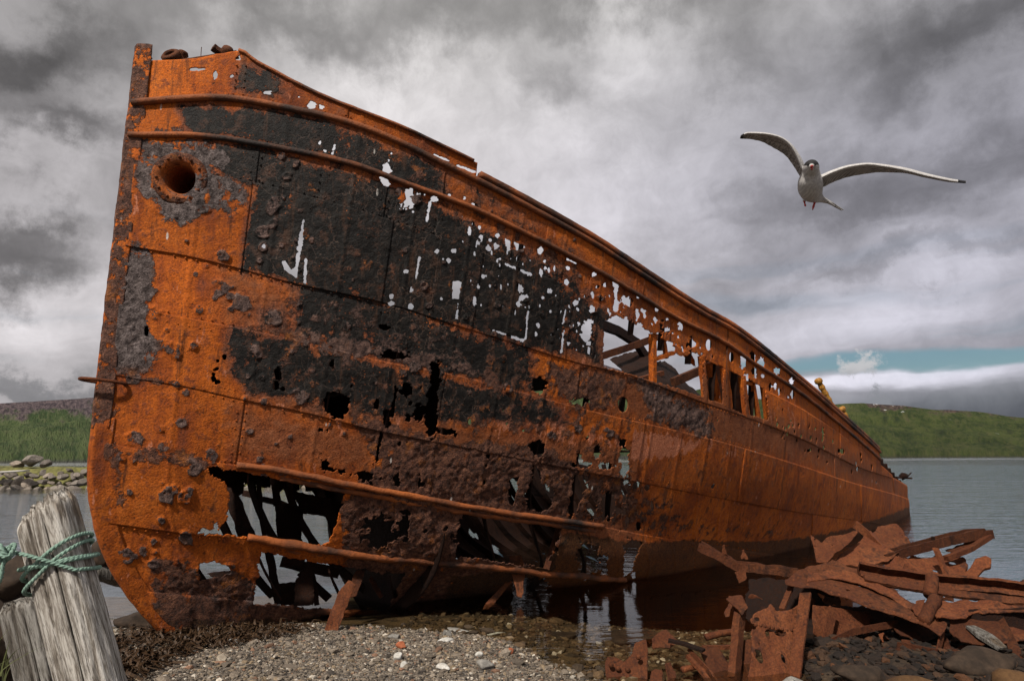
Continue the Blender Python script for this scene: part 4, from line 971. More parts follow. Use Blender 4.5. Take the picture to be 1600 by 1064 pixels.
sheet('torn_flap', [(612,303),(632,297),(634,310),(624,318),(616,312)], [(612,303,8.02), (632,297,7.98), (622,318,7.98)], M_HULL, res=.012, put=ship)

# hanging bits in the lower bow and broken strips
for (a, b_, w) in (((352,752,7.6), (392,850,7.4), .16), ((404,752,7.6), (412,838,7.5), .05), ((428,745,7.8), (434,790,7.7), .09), ((452,750,7.8), (456,790,7.8), .06), ((380,770,7.9), (480,800,8.0), .07), ((470,812,7.7), (490,850,7.6), .07), ((420,860,7.3), (436,944,7.1), .08), ((486,885,7.4), (496,945,7.3), .06), ((440,878,7.8), (530,895,7.9), .12), ((508,780,7.8), (530,850,7.6), .12)):
    bar3('hanging_strip', px3(a, b_), box_sec(w, .03), M_RUSTX, (.3, -1, 0), .022, .04, put=ship, seed=int(a[0]))
for poly, d in (([(430,785),(455,788),(475,800),(470,840),(478,852),(436,852),(432,830)], 7.7), ([(450,765),(540,785),(536,818),(500,805),(470,800),(462,780)], 8.2), ([(462,905),(475,890),(482,870),(492,885),(490,945),(458,945)], 7.15), ([(436,912),(465,908),(468,945),(438,945)], 7.3), ([(320,896),(372,888),(400,880),(402,890),(340,905)], 7.2), ([(365,735),(382,742),(380,775),(366,775),(358,755)], 7.5), ([(440,866),(478,872),(470,888),(444,882)], 7.5)):
    x, y = np.mean(poly, 0); sheet('torn_plate', poly, [(x - 30, y, d), (x + 30, y, d + .15), (x, y + 30, d - .05)], M_RUSTX, jag=.02, res=.025, put=ship, seed=int(x))
for poly, d, mt in (([(580,900),(600,930),(593,935),(575,905)], 7.6, M_RUSTD), ([(556,890),(572,888),(558,930),(540,935)], 7.0, M_RUSTD), ([(872,820),(880,822),(858,890),(848,888)], 8.2, M_RUSTD), ([(795,870),(812,868),(822,890),(815,935),(808,930),(800,900)], 8.0, M_RUST), ([(795,905),(802,908),(765,950),(755,952),(760,940)], 7.9, M_RUST)):
    x, y = np.mean(poly, 0); sheet('torn_plate', poly, [(x - 30, y, d), (x + 30, y, d + .2), (x, y + 30, d - .06)], mt, jag=.012, res=.016, put=ship, seed=int(x))

# bow fittings
bw = lambda px, py, d: W(np.array(px), np.array(py), np.array(d))
V, F = lathe([(.085, -.03), (.10, -.01), (.10, .03), (.07, .05), (.055, .03), (.055, -.06), (0, -.07)], bw(268., 89., 6.95), (-.15, -.8, .45), 20, .006); ship('fairlead', V, F, M_RUSTD)
V, F = lathe([(.0, .12), (.07, .12), (.085, .10), (.07, .07), (.055, .05), (.075, .02), (.07, -.1)], bw(306., 90., 7.05), (0, 0, 1), 18, .005); ship('bollard', V, F, M_RUSTD)
bar3('bent_plate', px3((372, 86, 7.2), (357, 88, 7.18), (346, 83, 7.15), (337, 77, 7.12), (333, 74, 7.1)), box_sec(.09, .05), M_RUSTD, put=ship, amp=.01, step=.015)
bar3('bent_plate', px3((222, 82, 6.75), (228, 92, 6.78), (233, 97, 6.8)), box_sec(.08, .06), M_RUSTD, put=ship, amp=.012, step=.015)
V, F = lathe([(.0, .10), (.05, .10), (.06, .07), (.04, .05), (.05, .0), (.05, -.1)], bw(284., 95., 7.0), (.1, 0, 1), 14, .008); ship('bollard', V, F, M_RUSTD)
V, F = lathe([(.0, .05), (.05, .04), (.07, .0), (.05, -.05), (0, -.06)], bw(322., 90., 7.08), (0, 0, 1), 12, .02); ship('rim_lump', V, F, M_RUSTD)
V, F = lathe([(.0, .07), (.05, .05), (.075, .0), (.05, -.05), (0, -.06)], bw(355., 82., 7.14), (.2, 0, 1), 12, .02); ship('rim_lump', V, F, M_RUSTD)
bar3('thin_rod', px3((314, 88, 7.05), (315, 74, 7.05)), circ(.004, 5), M_RUSTD, put=ship, amp=.002)
bar3('bulwark_cap', px3((257, 99, 6.9), (300, 93, 7.0), (345, 86, 7.15)), circ(.018, 7), M_RUSTD, put=ship, amp=.004, smooth=True)
# ring on the stem
c = ship_pt(.16, float(breadth(.16, 2.42)) + .03, 2.42); a = np.linspace(0, 2 * np.pi, 40, endpoint=False); dirx = (W(np.array(125.), np.array(592.), np.array(5.95)) - c); L = np.linalg.norm(dirx); dirx /= L; up_ = np.array([.1, -.9, .12])
V, F = sweep(c + dirx * (L / 2) + (np.cos(a)[:, None] * dirx * L / 2) + np.sin(a)[:, None] * up_ * .075, circ(.016, 8), np.tile([0, 0, 1.], (40, 1)), closed=True); ship('mooring_ring', V, F, M_RUST)
# wire over the rail, vent posts aft, end fittings
s_, z_, _ = hull_hit(np.array([1122., 1146, 1130]), np.array([505., 540, 620])); Ph, Nh = hull_pn(s_, z_)
bar3('loose_wire', smoothcurve([Ph[0] + [0, 0, .02], W(np.array(1138.), np.array(507.), np.array(10.3)), W(np.array(1145.), np.array(516.), np.array(10.4)), W(np.array(1138.), np.array(530.), np.array(10.3)), hull_pt(*hull_hit(np.array([1130.]), np.array([536.]))[:2])[0] + Nh[1] * .06, Ph[2] + Nh[2] * .06], .03), circ(.011, 6), M_RUSTD, put=ship, amp=.004, smooth=True)
for (p0, p1, d, r) in (((1303, 640), (1277, 592), 14.6, .07), ((1328, 664), (1314, 636), 16.0, .07)):
    a, b_ = W(np.array(float(p0[0])), np.array(float(p0[1])), np.array(d)), W(np.array(float(p1[0])), np.array(float(p1[1])), np.array(d)); ax_ = b_ - a; L = np.linalg.norm(ax_); ax_ = ax_ / L
    a = a - ax_ * .9; L += .9
    pr = [(0, L), (r * .9, L), (r * 1.25, L - .03), (r * 1.25, L - .09), (r * .8, L - .12)]
    for q in np.arange(L - .22, 0, -.16): pr += [(r * .85, q + .05), (r * 1.0, q + .02), (r * 1.0, q - .02), (r * .85, q - .05)]
    pr += [(r, 0)]
    V, F = lathe(pr, a, ax_, 16); ship('vent_post', V, F, M_YEL)
bar3('stern_fitting', px3((1402, 746, 22), (1424, 747, 22)), box_sec(.10, .06), M_RUSTX, put=ship); bar3('stern_fitting', px3((1416, 747, 22), (1424, 738, 22)), box_sec(.03, .03), M_RUSTX, put=ship)
V, F = lathe([(0, -.1), (.09, -.08), (.13, .02), (.09, .10), (.0, .13)], W(np.array(1412.), np.array(744.), np.array(22.)), (0, .3, 1), 10, .05); ship('stern_fitting', V, F, M_RUSTX)
# rivet heads: far too many to pick apart
def rivets():
    base = np.array([(math.cos(a) * r, math.sin(a) * r, h) for r, h in ((1, 0), (.65, .55)) for a in np.arange(6) * math.pi / 3] + [(0, 0, .75)]); Fb = [[i, (i + 1) % 6, 6 + (i + 1) % 6] for i in range(6)] + [[i, 6 + (i + 1) % 6, 6 + i] for i in range(6)] + [[6 + i, 6 + (i + 1) % 6, 12] for i in range(6)]
    Fb = np.array(Fb); pts = []; nrm = []
    for k, key in enumerate(ORDER[1:9], 1):
        q = np.arange(.08, 9, .085); z = SEAMF[key](q)
        for dz in (-.05, .05):
            P, N_ = hull_pn(q, z + dz); pts.append(P); nrm.append(N_)
    for k, bt in enumerate(BUTTS):
        for b_ in bt[1:-1]:
            if b_ > 8: continue
            z = np.arange(float(SEAMF[ORDER[k + 1]](b_)) + .06, float(SEAMF[ORDER[k]](b_)) - .05, .08)
            for ds in (-.035, .035):
                if len(z): P, N_ = hull_pn(b_ + ds + 0 * z, z); pts.append(P); nrm.append(N_)
    P = np.concatenate(pts); N_ = np.concatenate(nrm); px, py = proj(P)
    f = hole_field(px, py, P, np.full(len(P), 50.), None); cr = mask(px, py, CRUST, 14); keep = (f > 3) & (cr < .4) & (NR.uniform(size=len(P)) < .75); P, N_, pa = P[keep], N_[keep], mask(px, py, PAINT, 14)[keep]
    e1 = np.cross(N_, [0, 0, 1.]); e1 /= np.linalg.norm(e1, axis=1, keepdims=True); e2 = np.cross(N_, e1); r = .012
    disp = .009 * fbm(P * 1.7, 3, 5) + .010
    V = (P + N_ * disp[:, None])[:, None] + r * (base[None, :, :1] * e1[:, None] + base[None, :, 1:2] * e2[:, None] + base[None, :, 2:] * N_[:, None])
    F = (np.arange(len(P))[:, None, None] * 13 + Fb[None]).reshape(-1, 3)
    o = ship('rivet', V.reshape(-1, 3), F, M_HULL, attrs=dict(paint=np.repeat(pa, 13))); o['kind'] = 'stuff'
rivets()

# ------------------------------------------------------------------ scrap heap on the right
GRP = 'rusted scrap pieces of the heap beside the wreck'
def scrap(name, poly, anch, label, cat='metal plate', mat=None, **k):
    o = sheet(name, poly, anch, mat or M_RUST, **k); tag(o, label, cat, GRP); return o
def scrapbar(name, pts, sec, label, cat='metal beam', mat=None, **k):
    o = bar3(name, px3(*pts), sec, mat or M_RUST, **k); tag(o, label, cat, GRP); return o
def add_rivets(o, poly_pts, n3):
    pass
scrap('bent_plate', [(1226,905),(1262,888),(1300,878),(1345,892),(1400,925),(1455,955),(1480,978),(1470,990),(1400,963),(1320,936),(1262,919),(1228,913)], [(1226,905,6.5), (1345,885,7.0), (1470,985,5.75)], 'long brown riveted plate lying slanted across the middle of the scrap heap', holes=[(1325,922,4,2), (1343,915,3,2), (1283,905,4,1.6), (1360,942,2), (1300,893,2), (1390,938,2)], jag=.012, curl=.04, rows=[(1240,906,1300,884,9), (1262,914,1470,984,18)])
scrap('overlap_strip', [(1262,895),(1300,890),(1335,893),(1370,910),(1400,925),(1440,948),(1470,960),(1465,966),(1430,953),(1395,936),(1355,915),(1300,902),(1262,905)], [(1262,895,6.62), (1370,905,6.62), (1470,965,5.95)], 'narrow wavy strip along the upper edge of the long slanted plate', curl=.05, jag=.012, seed=3)
scrap('upright_plate', [(1166,1090),(1176,1010),(1172,968),(1180,958),(1200,948),(1206,940),(1214,952),(1232,954),(1244,946),(1256,930),(1262,936),(1240,1090)], [(1166,1064,5.18), (1245,1064,5.28), (1225,945,5.72)], 'tall orange brown plate with torn black holes standing at the front of the heap', holes=[(1183,967,5,3), (1219,989,9,5), (1199,992,3,6), (1224,1029,3,6), (1186,1005,2), (1176,979,5,4), (1185,1025,7,9), (1205,985,8,2)], jag=.014, rows=[(1180,976,1236,984,9), (1244,950,1236,1055,10)])
scrapbar('angle_girder', [(1264,932,5.75), (1243,1092,5.15)], angle_sec(.13, .10, .018), 'upright angle girder along the right edge of the tall front plate', up=(.6, -.8, .1))
scrap('shaded_plate', [(1270,945),(1360,958),(1358,1000),(1330,1008),(1300,1006),(1270,990)], [(1270,950,6.25), (1358,965,6.3), (1310,1005,6.1)], 'square brown plate half in shadow under the long slanted plate', jag=.006, holes=[(1324,1004,5,2.5)])
scrapbar('riveted_strap', [(1302,950,6.15), (1291,1004,5.95)], box_sec(.085, .02), 'short riveted strap hanging in front of the half shaded plate', up=(.2, -1, .1))
scrapbar('angle_bar', [(1288,1002,5.9), (1330,1016,5.75), (1380,1038,5.55), (1440,1066,5.3)], angle_sec(.10, .08, .014), 'bent angle bar running down to the right at the heap foot')
scrapbar('curled_channel', [(1093,853,7.5), (1118,865,7.4), (1150,884,7.3), (1190,888,7.2), (1245,895,7.0)], channel_sec(.13, .09, .02), 'twisted channel beam poking out left over the water', amp=.02, seed=4)
for i, (x, y, h) in enumerate(((1131, 862, 16), (1162, 868, 14))): scrap('torn_tab', [(x - 4, y + 4), (x - 2, y - h * .6), (x + 2, y - h * .7), (x + 6, y + 5)], [(x - 10, y, 7.36), (x + 10, y, 7.36), (x, y - 20, 7.38)], ('small torn tab sticking up near the tip of the twisted channel', 'torn tab sticking up midway along the twisted channel')[i], 'metal scrap', res=.01)
scrap('torn_tab', [(1148,894),(1165,890),(1167,905),(1155,911)], [(1148,894,7.0), (1167,892,7.0), (1155,911,6.95)], 'pale torn scrap hanging below the twisted channel', 'metal scrap', res=.01)
scrap('triangle_plate', [(1266,836),(1272,840),(1284,848),(1292,840),(1318,836),(1342,829),(1326,850),(1305,864),(1292,880),(1276,880),(1272,858)], [(1266,838,7.3), (1340,830,7.4), (1285,878,7.0)], 'pointed triangular plate sticking up at the back of the heap', holes=[(1273,853,1.2), (1305,845,1.2), (1273,843,1.3), (1301,852,1.2), (1330,838,1.2), (1278,870,1.2)], jag=.008, curl=.03)
scrap('folded_plate', [(1300,880),(1318,862),(1345,845),(1360,828),(1372,840),(1392,858),(1404,864),(1385,876),(1345,886)], [(1300,880,7.15), (1360,830,7.7), (1400,865,7.2)], 'folded orange plate leaning behind the pointed triangular plate', curl=.04, seed=6)
scrapbar('short_girder', [(1340,818,7.75), (1362,836,7.6), (1392,866,7.35)], angle_sec(.14, .09, .02), 'short girder sloping down the top of the heap')
scrap('far_plate', [(1362,838),(1372,822),(1398,818),(1412,832),(1428,856),(1400,862)], [(1362,830,7.95), (1398,820,8.1), (1425,855,7.7)], 'orange plate standing behind the short girder at the water', holes=[(1402,827,1), (1410,836,1), (1406,832,1)], seed=8)
scrapbar('prow_beam', [(1378,872,7.25), (1420,858,7.3), (1470,846,7.35), (1520,834,7.4), (1545,833,7.4)], channel_sec(.15, .10, .022), 'long dark beam rising to the right above the heap', mat=M_RUSTD, amp=.016)
scrapbar('prow_brace', [(1478,872,7.1), (1515,858,7.2), (1546,838,7.33)], box_sec(.06, .05), 'thin dark brace meeting the tip of the long rising beam', mat=M_RUSTD)
scrap('prow_web', [(1480,858),(1520,842),(1543,838),(1530,850),(1490,862)], [(1480,858,7.28), (1543,838,7.38), (1490,864,7.25)], 'dark web plate filling the tip of the long rising beam', mat=M_RUSTD)
o = scrapbar('bolt_stub', [(1458,848,7.3), (1458,838,7.3)], circ(.02, 8), 'small bolt standing on the long rising beam', 'bolt', mat=M_RUSTX, step=.01)
scrap('crumpled_plate', [(1384,878),(1420,868),(1470,864),(1500,874),(1512,884),(1500,908),(1450,914),(1400,905)], [(1384,878,7.1), (1500,872,7.3), (1440,912,6.75)], 'crumpled brown plates under the long rising beam', curl=.10, jag=.03, holes=[(1440,900,9,4), (1488,880,5,3), (1462,890,3)], seed=9)
scrap('crumpled_sheet', [(1380,880),(1400,884),(1430,905),(1440,915),(1405,912),(1350,902),(1362,886)], [(1380,880,6.95), (1430,900,6.9), (1360,900,6.8)], 'small crumpled sheet left of the crumpled plates', curl=.09, jag=.02, seed=12)
scrapbar('strut', [(1462,856,7.0), (1472,880,6.9), (1484,912,6.75)], box_sec(.075, .03), 'flat strut leaning under the long rising beam', up=(.5, -1, 0))
scrapbar('bent_strap', [(1412,884,6.95), (1432,895,6.9), (1455,912,6.75)], box_sec(.06, .02), 'short bent strap beside the flat strut', up=(.5, -1, 0))
scrap('curved_bracket', [(1500,912),(1504,896),(1516,886),(1524,875),(1540,874),(1549,878),(1548,887),(1538,888),(1530,896),(1522,908),(1512,915)], [(1500,905,6.95), (1548,880,7.05), (1512,915,6.85)], 'curved hook shaped bracket at the right top of the heap', jag=.006, bend=('x', .05), th=.03)
scrapbar('channel_beam', [(1342,893,6.75), (1400,904,6.65), (1470,913,6.5), (1540,918,6.4), (1625,930,6.25)], channel_sec(.17, .13, .03), 'long dark channel beam lying across the right half of the heap', mat=M_RUSTD, up=(0, -.75, .65), amp=.014)
scrapbar('flange_beam', [(1350,902,6.6), (1410,915,6.48), (1480,926,6.35), (1545,934,6.25), (1625,944,6.1)], box_sec(.09, .03), 'thin flange bar just below the long dark channel beam', up=(0, -.5, .8), amp=.016)
scrapbar('pipe_stub', [(1462,935,6.12), (1442,972,5.85)], circ(.055, 14), 'thick pipe stub lying on the lower end of the long slanted plate', 'pipe', amp=.014, smooth=True)
scrapbar('roller', [(1456,902,6.5), (1453,930,6.3)], circ(.06, 14), 'upright rusty roller in front of the dark channel beam', 'pipe', mat=M_RUSTD, amp=.012, smooth=True)
scrap('lump_plate', [(1424,948),(1434,938),(1446,936),(1440,965),(1430,960)], [(1424,948,6.05), (1446,938,6.1), (1435,965,5.9)], 'small lumpy plate left of the thick pipe stub', 'metal scrap', res=.01)
scrap('buckled_plate', [(1458,938),(1500,936),(1560,942),(1605,946),(1605,958),(1520,956),(1512,962),(1490,970),(1462,966)], [(1460,938,6.15), (1600,946,5.95), (1490,968,5.85)], 'buckled brown plate right of the thick pipe stub', curl=.06, jag=.02, seed=15)
scrap('hanging_plate', [(1512,952),(1620,948),(1620,992),(1525,985)], [(1512,955,5.95), (1610,950,5.9), (1560,988,5.85)], 'dark panel hanging under the buckled plate at the right edge', mat=M_RUSTX, jag=.01)
scrap('slanted_plate', [(1408,1000),(1450,1003),(1462,1050),(1440,1058),(1425,1040)], [(1408,1000,5.9), (1455,1005,5.95), (1440,1058,5.5)], 'brown leaning plate in the shade below the slanted plate end', mat=M_RUSTD, jag=.008)
scrapbar('thin_strut', [(1474,982,5.85), (1458,1050,5.45)], box_sec(.05, .015), 'thin strut standing under the end of the long slanted plate', up=(.3, -1, 0))
scrap('torn_plate', [(1470,985),(1484,1000),(1492,1045),(1466,1046),(1462,1030)], [(1470,990,5.9), (1490,1000,5.95), (1475,1046,5.55)], 'torn dark panel beside the thin strut', mat=M_RUSTD, jag=.02)
scrapbar('weathered_board', [(1516,978,5.8), (1540,994,5.65), (1566,1013,5.5)], box_sec(.14, .03), 'weathered grey brown board lying in the shade at right', 'board', mat=M_WOOD2, up=(.2, -1, .7), taper=lambda t: .55 + .45 * np.sin(np.pi * (t * .8 + .1)))
scrap('low_plate', [(1545,985),(1572,980),(1612,985),(1612,1000),(1560,1004)], [(1545,985,5.8), (1605,985,5.8), (1570,1003,5.65)], 'low dark plate behind the weathered board', mat=M_RUSTD, seed=4)
for i, (poly, d, lab) in enumerate((([(1500,918),(1520,906),(1555,905),(1575,912),(1590,918),(1600,924),(1500,922)], 7.0, 'low rusty rock like crust at the back right edge'), ([(1572,918),(1590,908),(1606,900),(1606,926),(1580,924)], 6.9, 'rusty corner scrap at the right picture edge'))):
    scrap('crust_plate', poly, [(poly[0][0], 915, d), (1600, 915, d), (1550, 925, d - .2)], lab, mat=M_RUSTD, curl=.05, seed=20 + i)
# front left group
scrap('bracket_plate', [(946,1040),(950,1029),(962,1028),(976,1034),(988,1022),(992,1006),(1010,1003),(1013,1018),(1011,1075),(950,1070),(947,1055)], [(946,1040,5.35), (1011,1015,5.4), (980,1066,5.2)], 'rusty bracket plate with bolts at the left end of the heap', jag=.004, bend=('x', .05), th=.02)
for i, (x, y) in enumerate(((955, 1039), (966, 1044), (981, 1046), (998, 1026))):
    V, F = lathe([(.022, -.01), (.02, .012), (.012, .022), (0, .025)], W(np.array(float(x)), np.array(float(y)), np.array(5.27)), (0, -1, .3), 10); ob = mk('bolt', V, F, M_RUSTD, recentre=True); 
    par = bpy.data.objects['bracket_plate']; ob.location = ob.location - par.location; ob.parent = par
scrap('hump_plate', [(1018,998),(1032,985),(1042,980),(1050,990),(1058,1000),(1050,1012),(1020,1010)], [(1018,1000,5.6), (1056,1000,5.65), (1038,980,5.75)], 'humped rusty plate behind the bracket plate', curl=.05, seed=31)
scrap('tilted_plate', [(1092,1012),(1122,1012),(1142,1040),(1158,1080),(1125,1085),(1105,1040)], [(1092,1012,5.55), (1122,1012,5.6), (1140,1075,5.2)], 'dark brown tilted plate in front of the upright bar', mat=M_RUSTD, jag=.005)
scrapbar('flat_iron', [(1044,1000,5.55), (1072,1006,5.5), (1100,1016,5.4)], box_sec(.07, .02), 'dark flat iron lying behind the small bars', mat=M_RUSTX)
scrapbar('small_bar', [(1074,1024,5.4), (1098,1050,5.25), (1112,1072,5.15)], box_sec(.04, .03), 'small yellowish bar lying slanted at the heap front', mat=M_RUST)
scrapbar('round_bar', [(1066,1046,5.3), (1092,1040,5.4), (1100,1050,5.3)], circ(.024, 9), 'short round bar beside the small slanted bar', amp=.01, smooth=True)
scrapbar('long_bar', [(1078,1012,5.5), (1110,1048,5.3), (1128,1075,5.15)], angle_sec(.05, .04, .01), 'thin angle bar behind the small slanted bar', mat=M_RUSTD)
scrap('front_plate', [(1016,1050),(1034,1048),(1040,1080),(1012,1085)], [(1016,1050,5.2), (1034,1048,5.2), (1024,1080,5.05)], 'small square plate at the bottom edge', 'metal scrap')
scrap('front_plate', [(1038,1038),(1046,1036),(1054,1052),(1052,1080),(1040,1075)], [(1038,1040,5.3), (1050,1045,5.3), (1045,1076,5.1)], 'narrow curled plate at the bottom edge', 'metal scrap', bend=('x', .04))
scrapbar('upright_bar', [(1158,946,5.85), (1153,985,5.7), (1146,1062,5.3)], box_sec(.085, .07), 'upright square bar left of the tall front plate', up=(.5, -.8, 0))
scrap('crumpled_scrap', [(1134,936),(1140,928),(1160,926),(1164,940),(1170,948),(1160,958),(1150,950)], [(1134,936,5.85), (1165,930,5.9), (1155,956,5.7)], 'crumpled cap of metal on top of the upright square bar', curl=.05, jag=.015, res=.01)
scrap('hanging_tab', [(1138,944),(1146,940),(1140,962),(1133,964),(1130,955)], [(1134,944,5.8), (1146,942,5.8), (1136,964,5.7)], 'torn tab hanging left of the upright square bar', 'metal scrap', res=.01)
scrapbar('low_pipe', [(1102,996,6.0), (1125,989,6.05), (1152,986,6.1)], circ(.032, 10), 'rusty pipe lying in the water behind the upright square bar', 'pipe', amp=.012, smooth=True)
scrapbar('low_flat', [(1098,1011,5.7), (1144,1010,5.75)], box_sec(.04, .03), 'flat bar behind the dark tilted plate')
scrap('leaning_plate', [(1145,1005),(1175,1000),(1190,1060),(1150,1070)], [(1145,1005,5.7), (1175,1000,5.75), (1160,1066,5.4)], 'dark plate between the upright bar and the tall front plate', mat=M_RUSTD, seed=3)
scrap('shade_plate', [(1170,905),(1260,905),(1290,945),(1270,1000),(1210,985),(1160,965)], [(1170,905,7.0), (1290,940,6.7), (1210,990,6.5)], 'panel coloured dark as shade deep behind the tall front plate', mat=M_RUSTX, jag=.03)  # backing sheet whose near-black colour carries the shade behind the plate
scrapbar('inner_rod', [(1222,952,6.2), (1240,905,6.6)], box_sec(.05, .03), 'dark rod rising behind the tall front plate', mat=M_RUSTD)

scrap('shade_plate', [(1270,940),(1420,955),(1440,1010),(1420,1060),(1260,1050)], [(1270,945,6.9), (1420,955,6.9), (1340,1060,6.3)], 'added plate coloured as shade deep under the long slanted plate', mat=M_RUSTX, jag=.04, res=.03, seed=41)  # added sheet closing gaps; the heap's inner shade is in its colour
scrap('shade_plate', [(1430,950),(1640,940),(1640,1050),(1560,1040),(1500,1060),(1440,1030)], [(1430,955,6.8), (1620,945,6.7), (1520,1060,6.0)], 'added plate coloured as shade deep under the buckled plate at right', mat=M_RUSTX, jag=.04, res=.03, seed=42)  # added like the sheet above, with shade put into its colour
scrap('rust_slab', [(1480,1010),(1530,1000),(1560,1020),(1540,1045),(1490,1050)], [(1480,1012,5.7), (1560,1015,5.7), (1510,1050,5.45)], 'low rusty slab in the shade left of the weathered board', mat=M_RUSTD, jag=.03, curl=.05, seed=43)
scrap('rust_slab', [(1300,1030),(1345,1022),(1380,1045),(1340,1064),(1296,1055)], [(1300,1035,5.6), (1375,1040,5.6), (1330,1064,5.35)], 'low rusty slab in the shade under the bent angle bar', mat=M_RUSTD, jag=.03, curl=.05, seed=44)

scrapbar('long_girder', [(1400,1008,5.75), (1500,1028,5.55), (1620,1046,5.3)], angle_sec(.10, .09, .016), 'long dark girder lying low across the bottom right of the heap', mat=M_RUSTD, amp=.015)
scrap('twisted_plate', [(1478,962),(1530,958),(1575,972),(1580,1000),(1540,1008),(1500,1002)], [(1478,965,5.95), (1575,972,5.9), (1530,1006,5.6)], 'twisted mottled plate under the buckled plate', mat=M_RUSTD, curl=.08, jag=.03, seed=51)
scrap('bottom_plate', [(1300,1018),(1350,1004),(1398,1014),(1424,1044),(1380,1075),(1300,1070)], [(1300,1020,5.65), (1400,1015,5.65), (1350,1070,5.25)], 'wide dark plate on the ground under the bent angle bar', mat=M_RUSTD, curl=.06, jag=.03, seed=52, holes=[(1360,1030,6,4), (1330,1050,4)])
scrap('bottom_plate', [(1440,1040),(1490,1026),(1540,1028),(1575,1052),(1560,1085),(1450,1085)], [(1440,1040,5.4), (1560,1040,5.4), (1500,1085,5.05)], 'wide rusty plate on the ground at the bottom right edge', mat=M_RUST, curl=.06, jag=.03, seed=53, holes=[(1500,1050,7,4)])
scrapbar('corner_beam', [(1560,962,6.0), (1585,1010,5.65), (1604,1070,5.25)], channel_sec(.12, .08, .018), 'steep channel beam in the bottom right corner', mat=M_RUSTD, up=(.4, -1, 0), amp=.012)
scrapbar('crossing_bar', [(1270,1012,5.85), (1330,985,6.0), (1400,972,6.1)], angle_sec(.07, .06, .012), 'dark bar crossing behind the half shaded plate', mat=M_RUSTD)
scrap('edge_plate', [(1400,960),(1440,968),(1470,990),(1450,1002),(1410,992),(1392,975)], [(1400,962,6.2), (1470,985,6.1), (1420,1000,5.9)], 'small dark plate under the end of the long slanted plate', mat=M_RUSTD, curl=.06, seed=54)
rf = random.Random(21)
for i in range(46):                                    # loose fragments that fill the heap
    x = rf.uniform(1180, 1600); y = rf.uniform(900 + max(0, (1330 - x)) * .25, 1050); d = np.interp(y, [900, 1060], [6.9, 5.6]) + rf.uniform(-.1, .5); a = rf.uniform(0, 6.3); L = rf.uniform(14, 46); mt = rf.choice([M_RUSTD, M_RUSTD, M_RUST, M_RUSTX])
    if i % 2:
        o = bar3('scrap_fragment', px3((x, y, d), (x + L * math.cos(a), y + .5 * L * math.sin(a), d + rf.uniform(-.2, .2))), rf.choice([box_sec(.07, .015), angle_sec(.07, .05, .012), box_sec(.035, .03), circ(.022, 8)]), mt, (.2, -.8, .6), .016, .03, seed=i)
    else:
        w = L * rf.uniform(.3, .6); pts = [(x + L * .6 * math.cos(q) * rf.uniform(.6, 1), y + w * math.sin(q) * rf.uniform(.6, 1)) for q in (0, .8, 1.7, 2.6, 3.4, 4.3, 5.3)]
        o = sheet('scrap_fragment', pts, [(x - 20, y, d), (x + 20, y, d + rf.uniform(-.1, .1)), (x, y + 20, d + rf.uniform(-.25, .1))], mt, holes=[(x + rf.uniform(-6, 6), y, 2)], jag=.02, curl=.06, res=.014, seed=i)
    tag(o, 'small loose rusty bar jammed between the larger scrap pieces' if i % 2 else 'small loose torn sheet jammed between the larger scrap pieces', 'metal scrap', 'small loose bars in the scrap heap' if i % 2 else 'small loose torn sheets in the scrap heap')
# ------------------------------------------------------------------ stones, rocks
def rock_mesh(r, seed, sub=3, flat=(1, 1, .7), amp=.35, freq=1.2, facet=.0):
    bm = bmesh.new(); bmesh.ops.create_icosphere(bm, subdivisions=sub, radius=1)
    V = np.array([v.co[:] for v in bm.verts]); F = np.array([[v.index for v in f.verts] for f in bm.faces]); bm.free()
    rr = np.random.default_rng(seed)
    for _ in range(9 + int(facet)):                          # chop planes for angular basalt
        n = rr.normal(size=3); n /= np.linalg.norm(n); h = rr.uniform(.5, .82); d = V @ n; V = V - np.maximum(d - h, 0)[:, None] * n
    V = V * (1 + amp * .4 * fbm(V * freq + seed, 3, seed)[:, None]) * np.array(flat) * r
    return V, F
def rock(name, px, py, r, mat, label, cat='rock', z=None, d=None, flat=(1, .8, .6), seed=0, rz=0.0, sink=.3, group=None):
    V, F = rock_mesh(r, seed, 3, flat); c, s_ = math.cos(rz), math.sin(rz); V = V @ np.array([[c, s_, 0], [-s_, c, 0], [0, 0, 1]])
    P = Gd(np.array(float(px)), np.array(float(py)), 0.0) if d is None else W(np.array(float(px)), np.array(float(py)), np.array(d))
    if d is None: P[2] = ground_z(np.array([P[0]]), np.array([P[1]]))[0] if z is None else z
    o = mk(name, V + P + [0, 0, r * flat[2] * (1 - sink)], F, mat, recentre=True); tag(o, label, cat, group); return o
mR = solid_stone('stone_red', (.30, .085, .035), (.40, .13, .06)); mWt = solid_stone('stone_white', (.42, .40, .36), (.62, .60, .56)); mG = solid_stone('stone_grey', (.16, .15, .135), (.30, .28, .25)); mD = solid_stone('stone_dark', (.020, .012, .007), (.050, .031, .019), 6); mO = solid_stone('stone_orange', (.055, .026, .010), (.105, .052, .018), 6); mT = solid_stone('stone_tan', (.30, .25, .19), (.42, .36, .28))
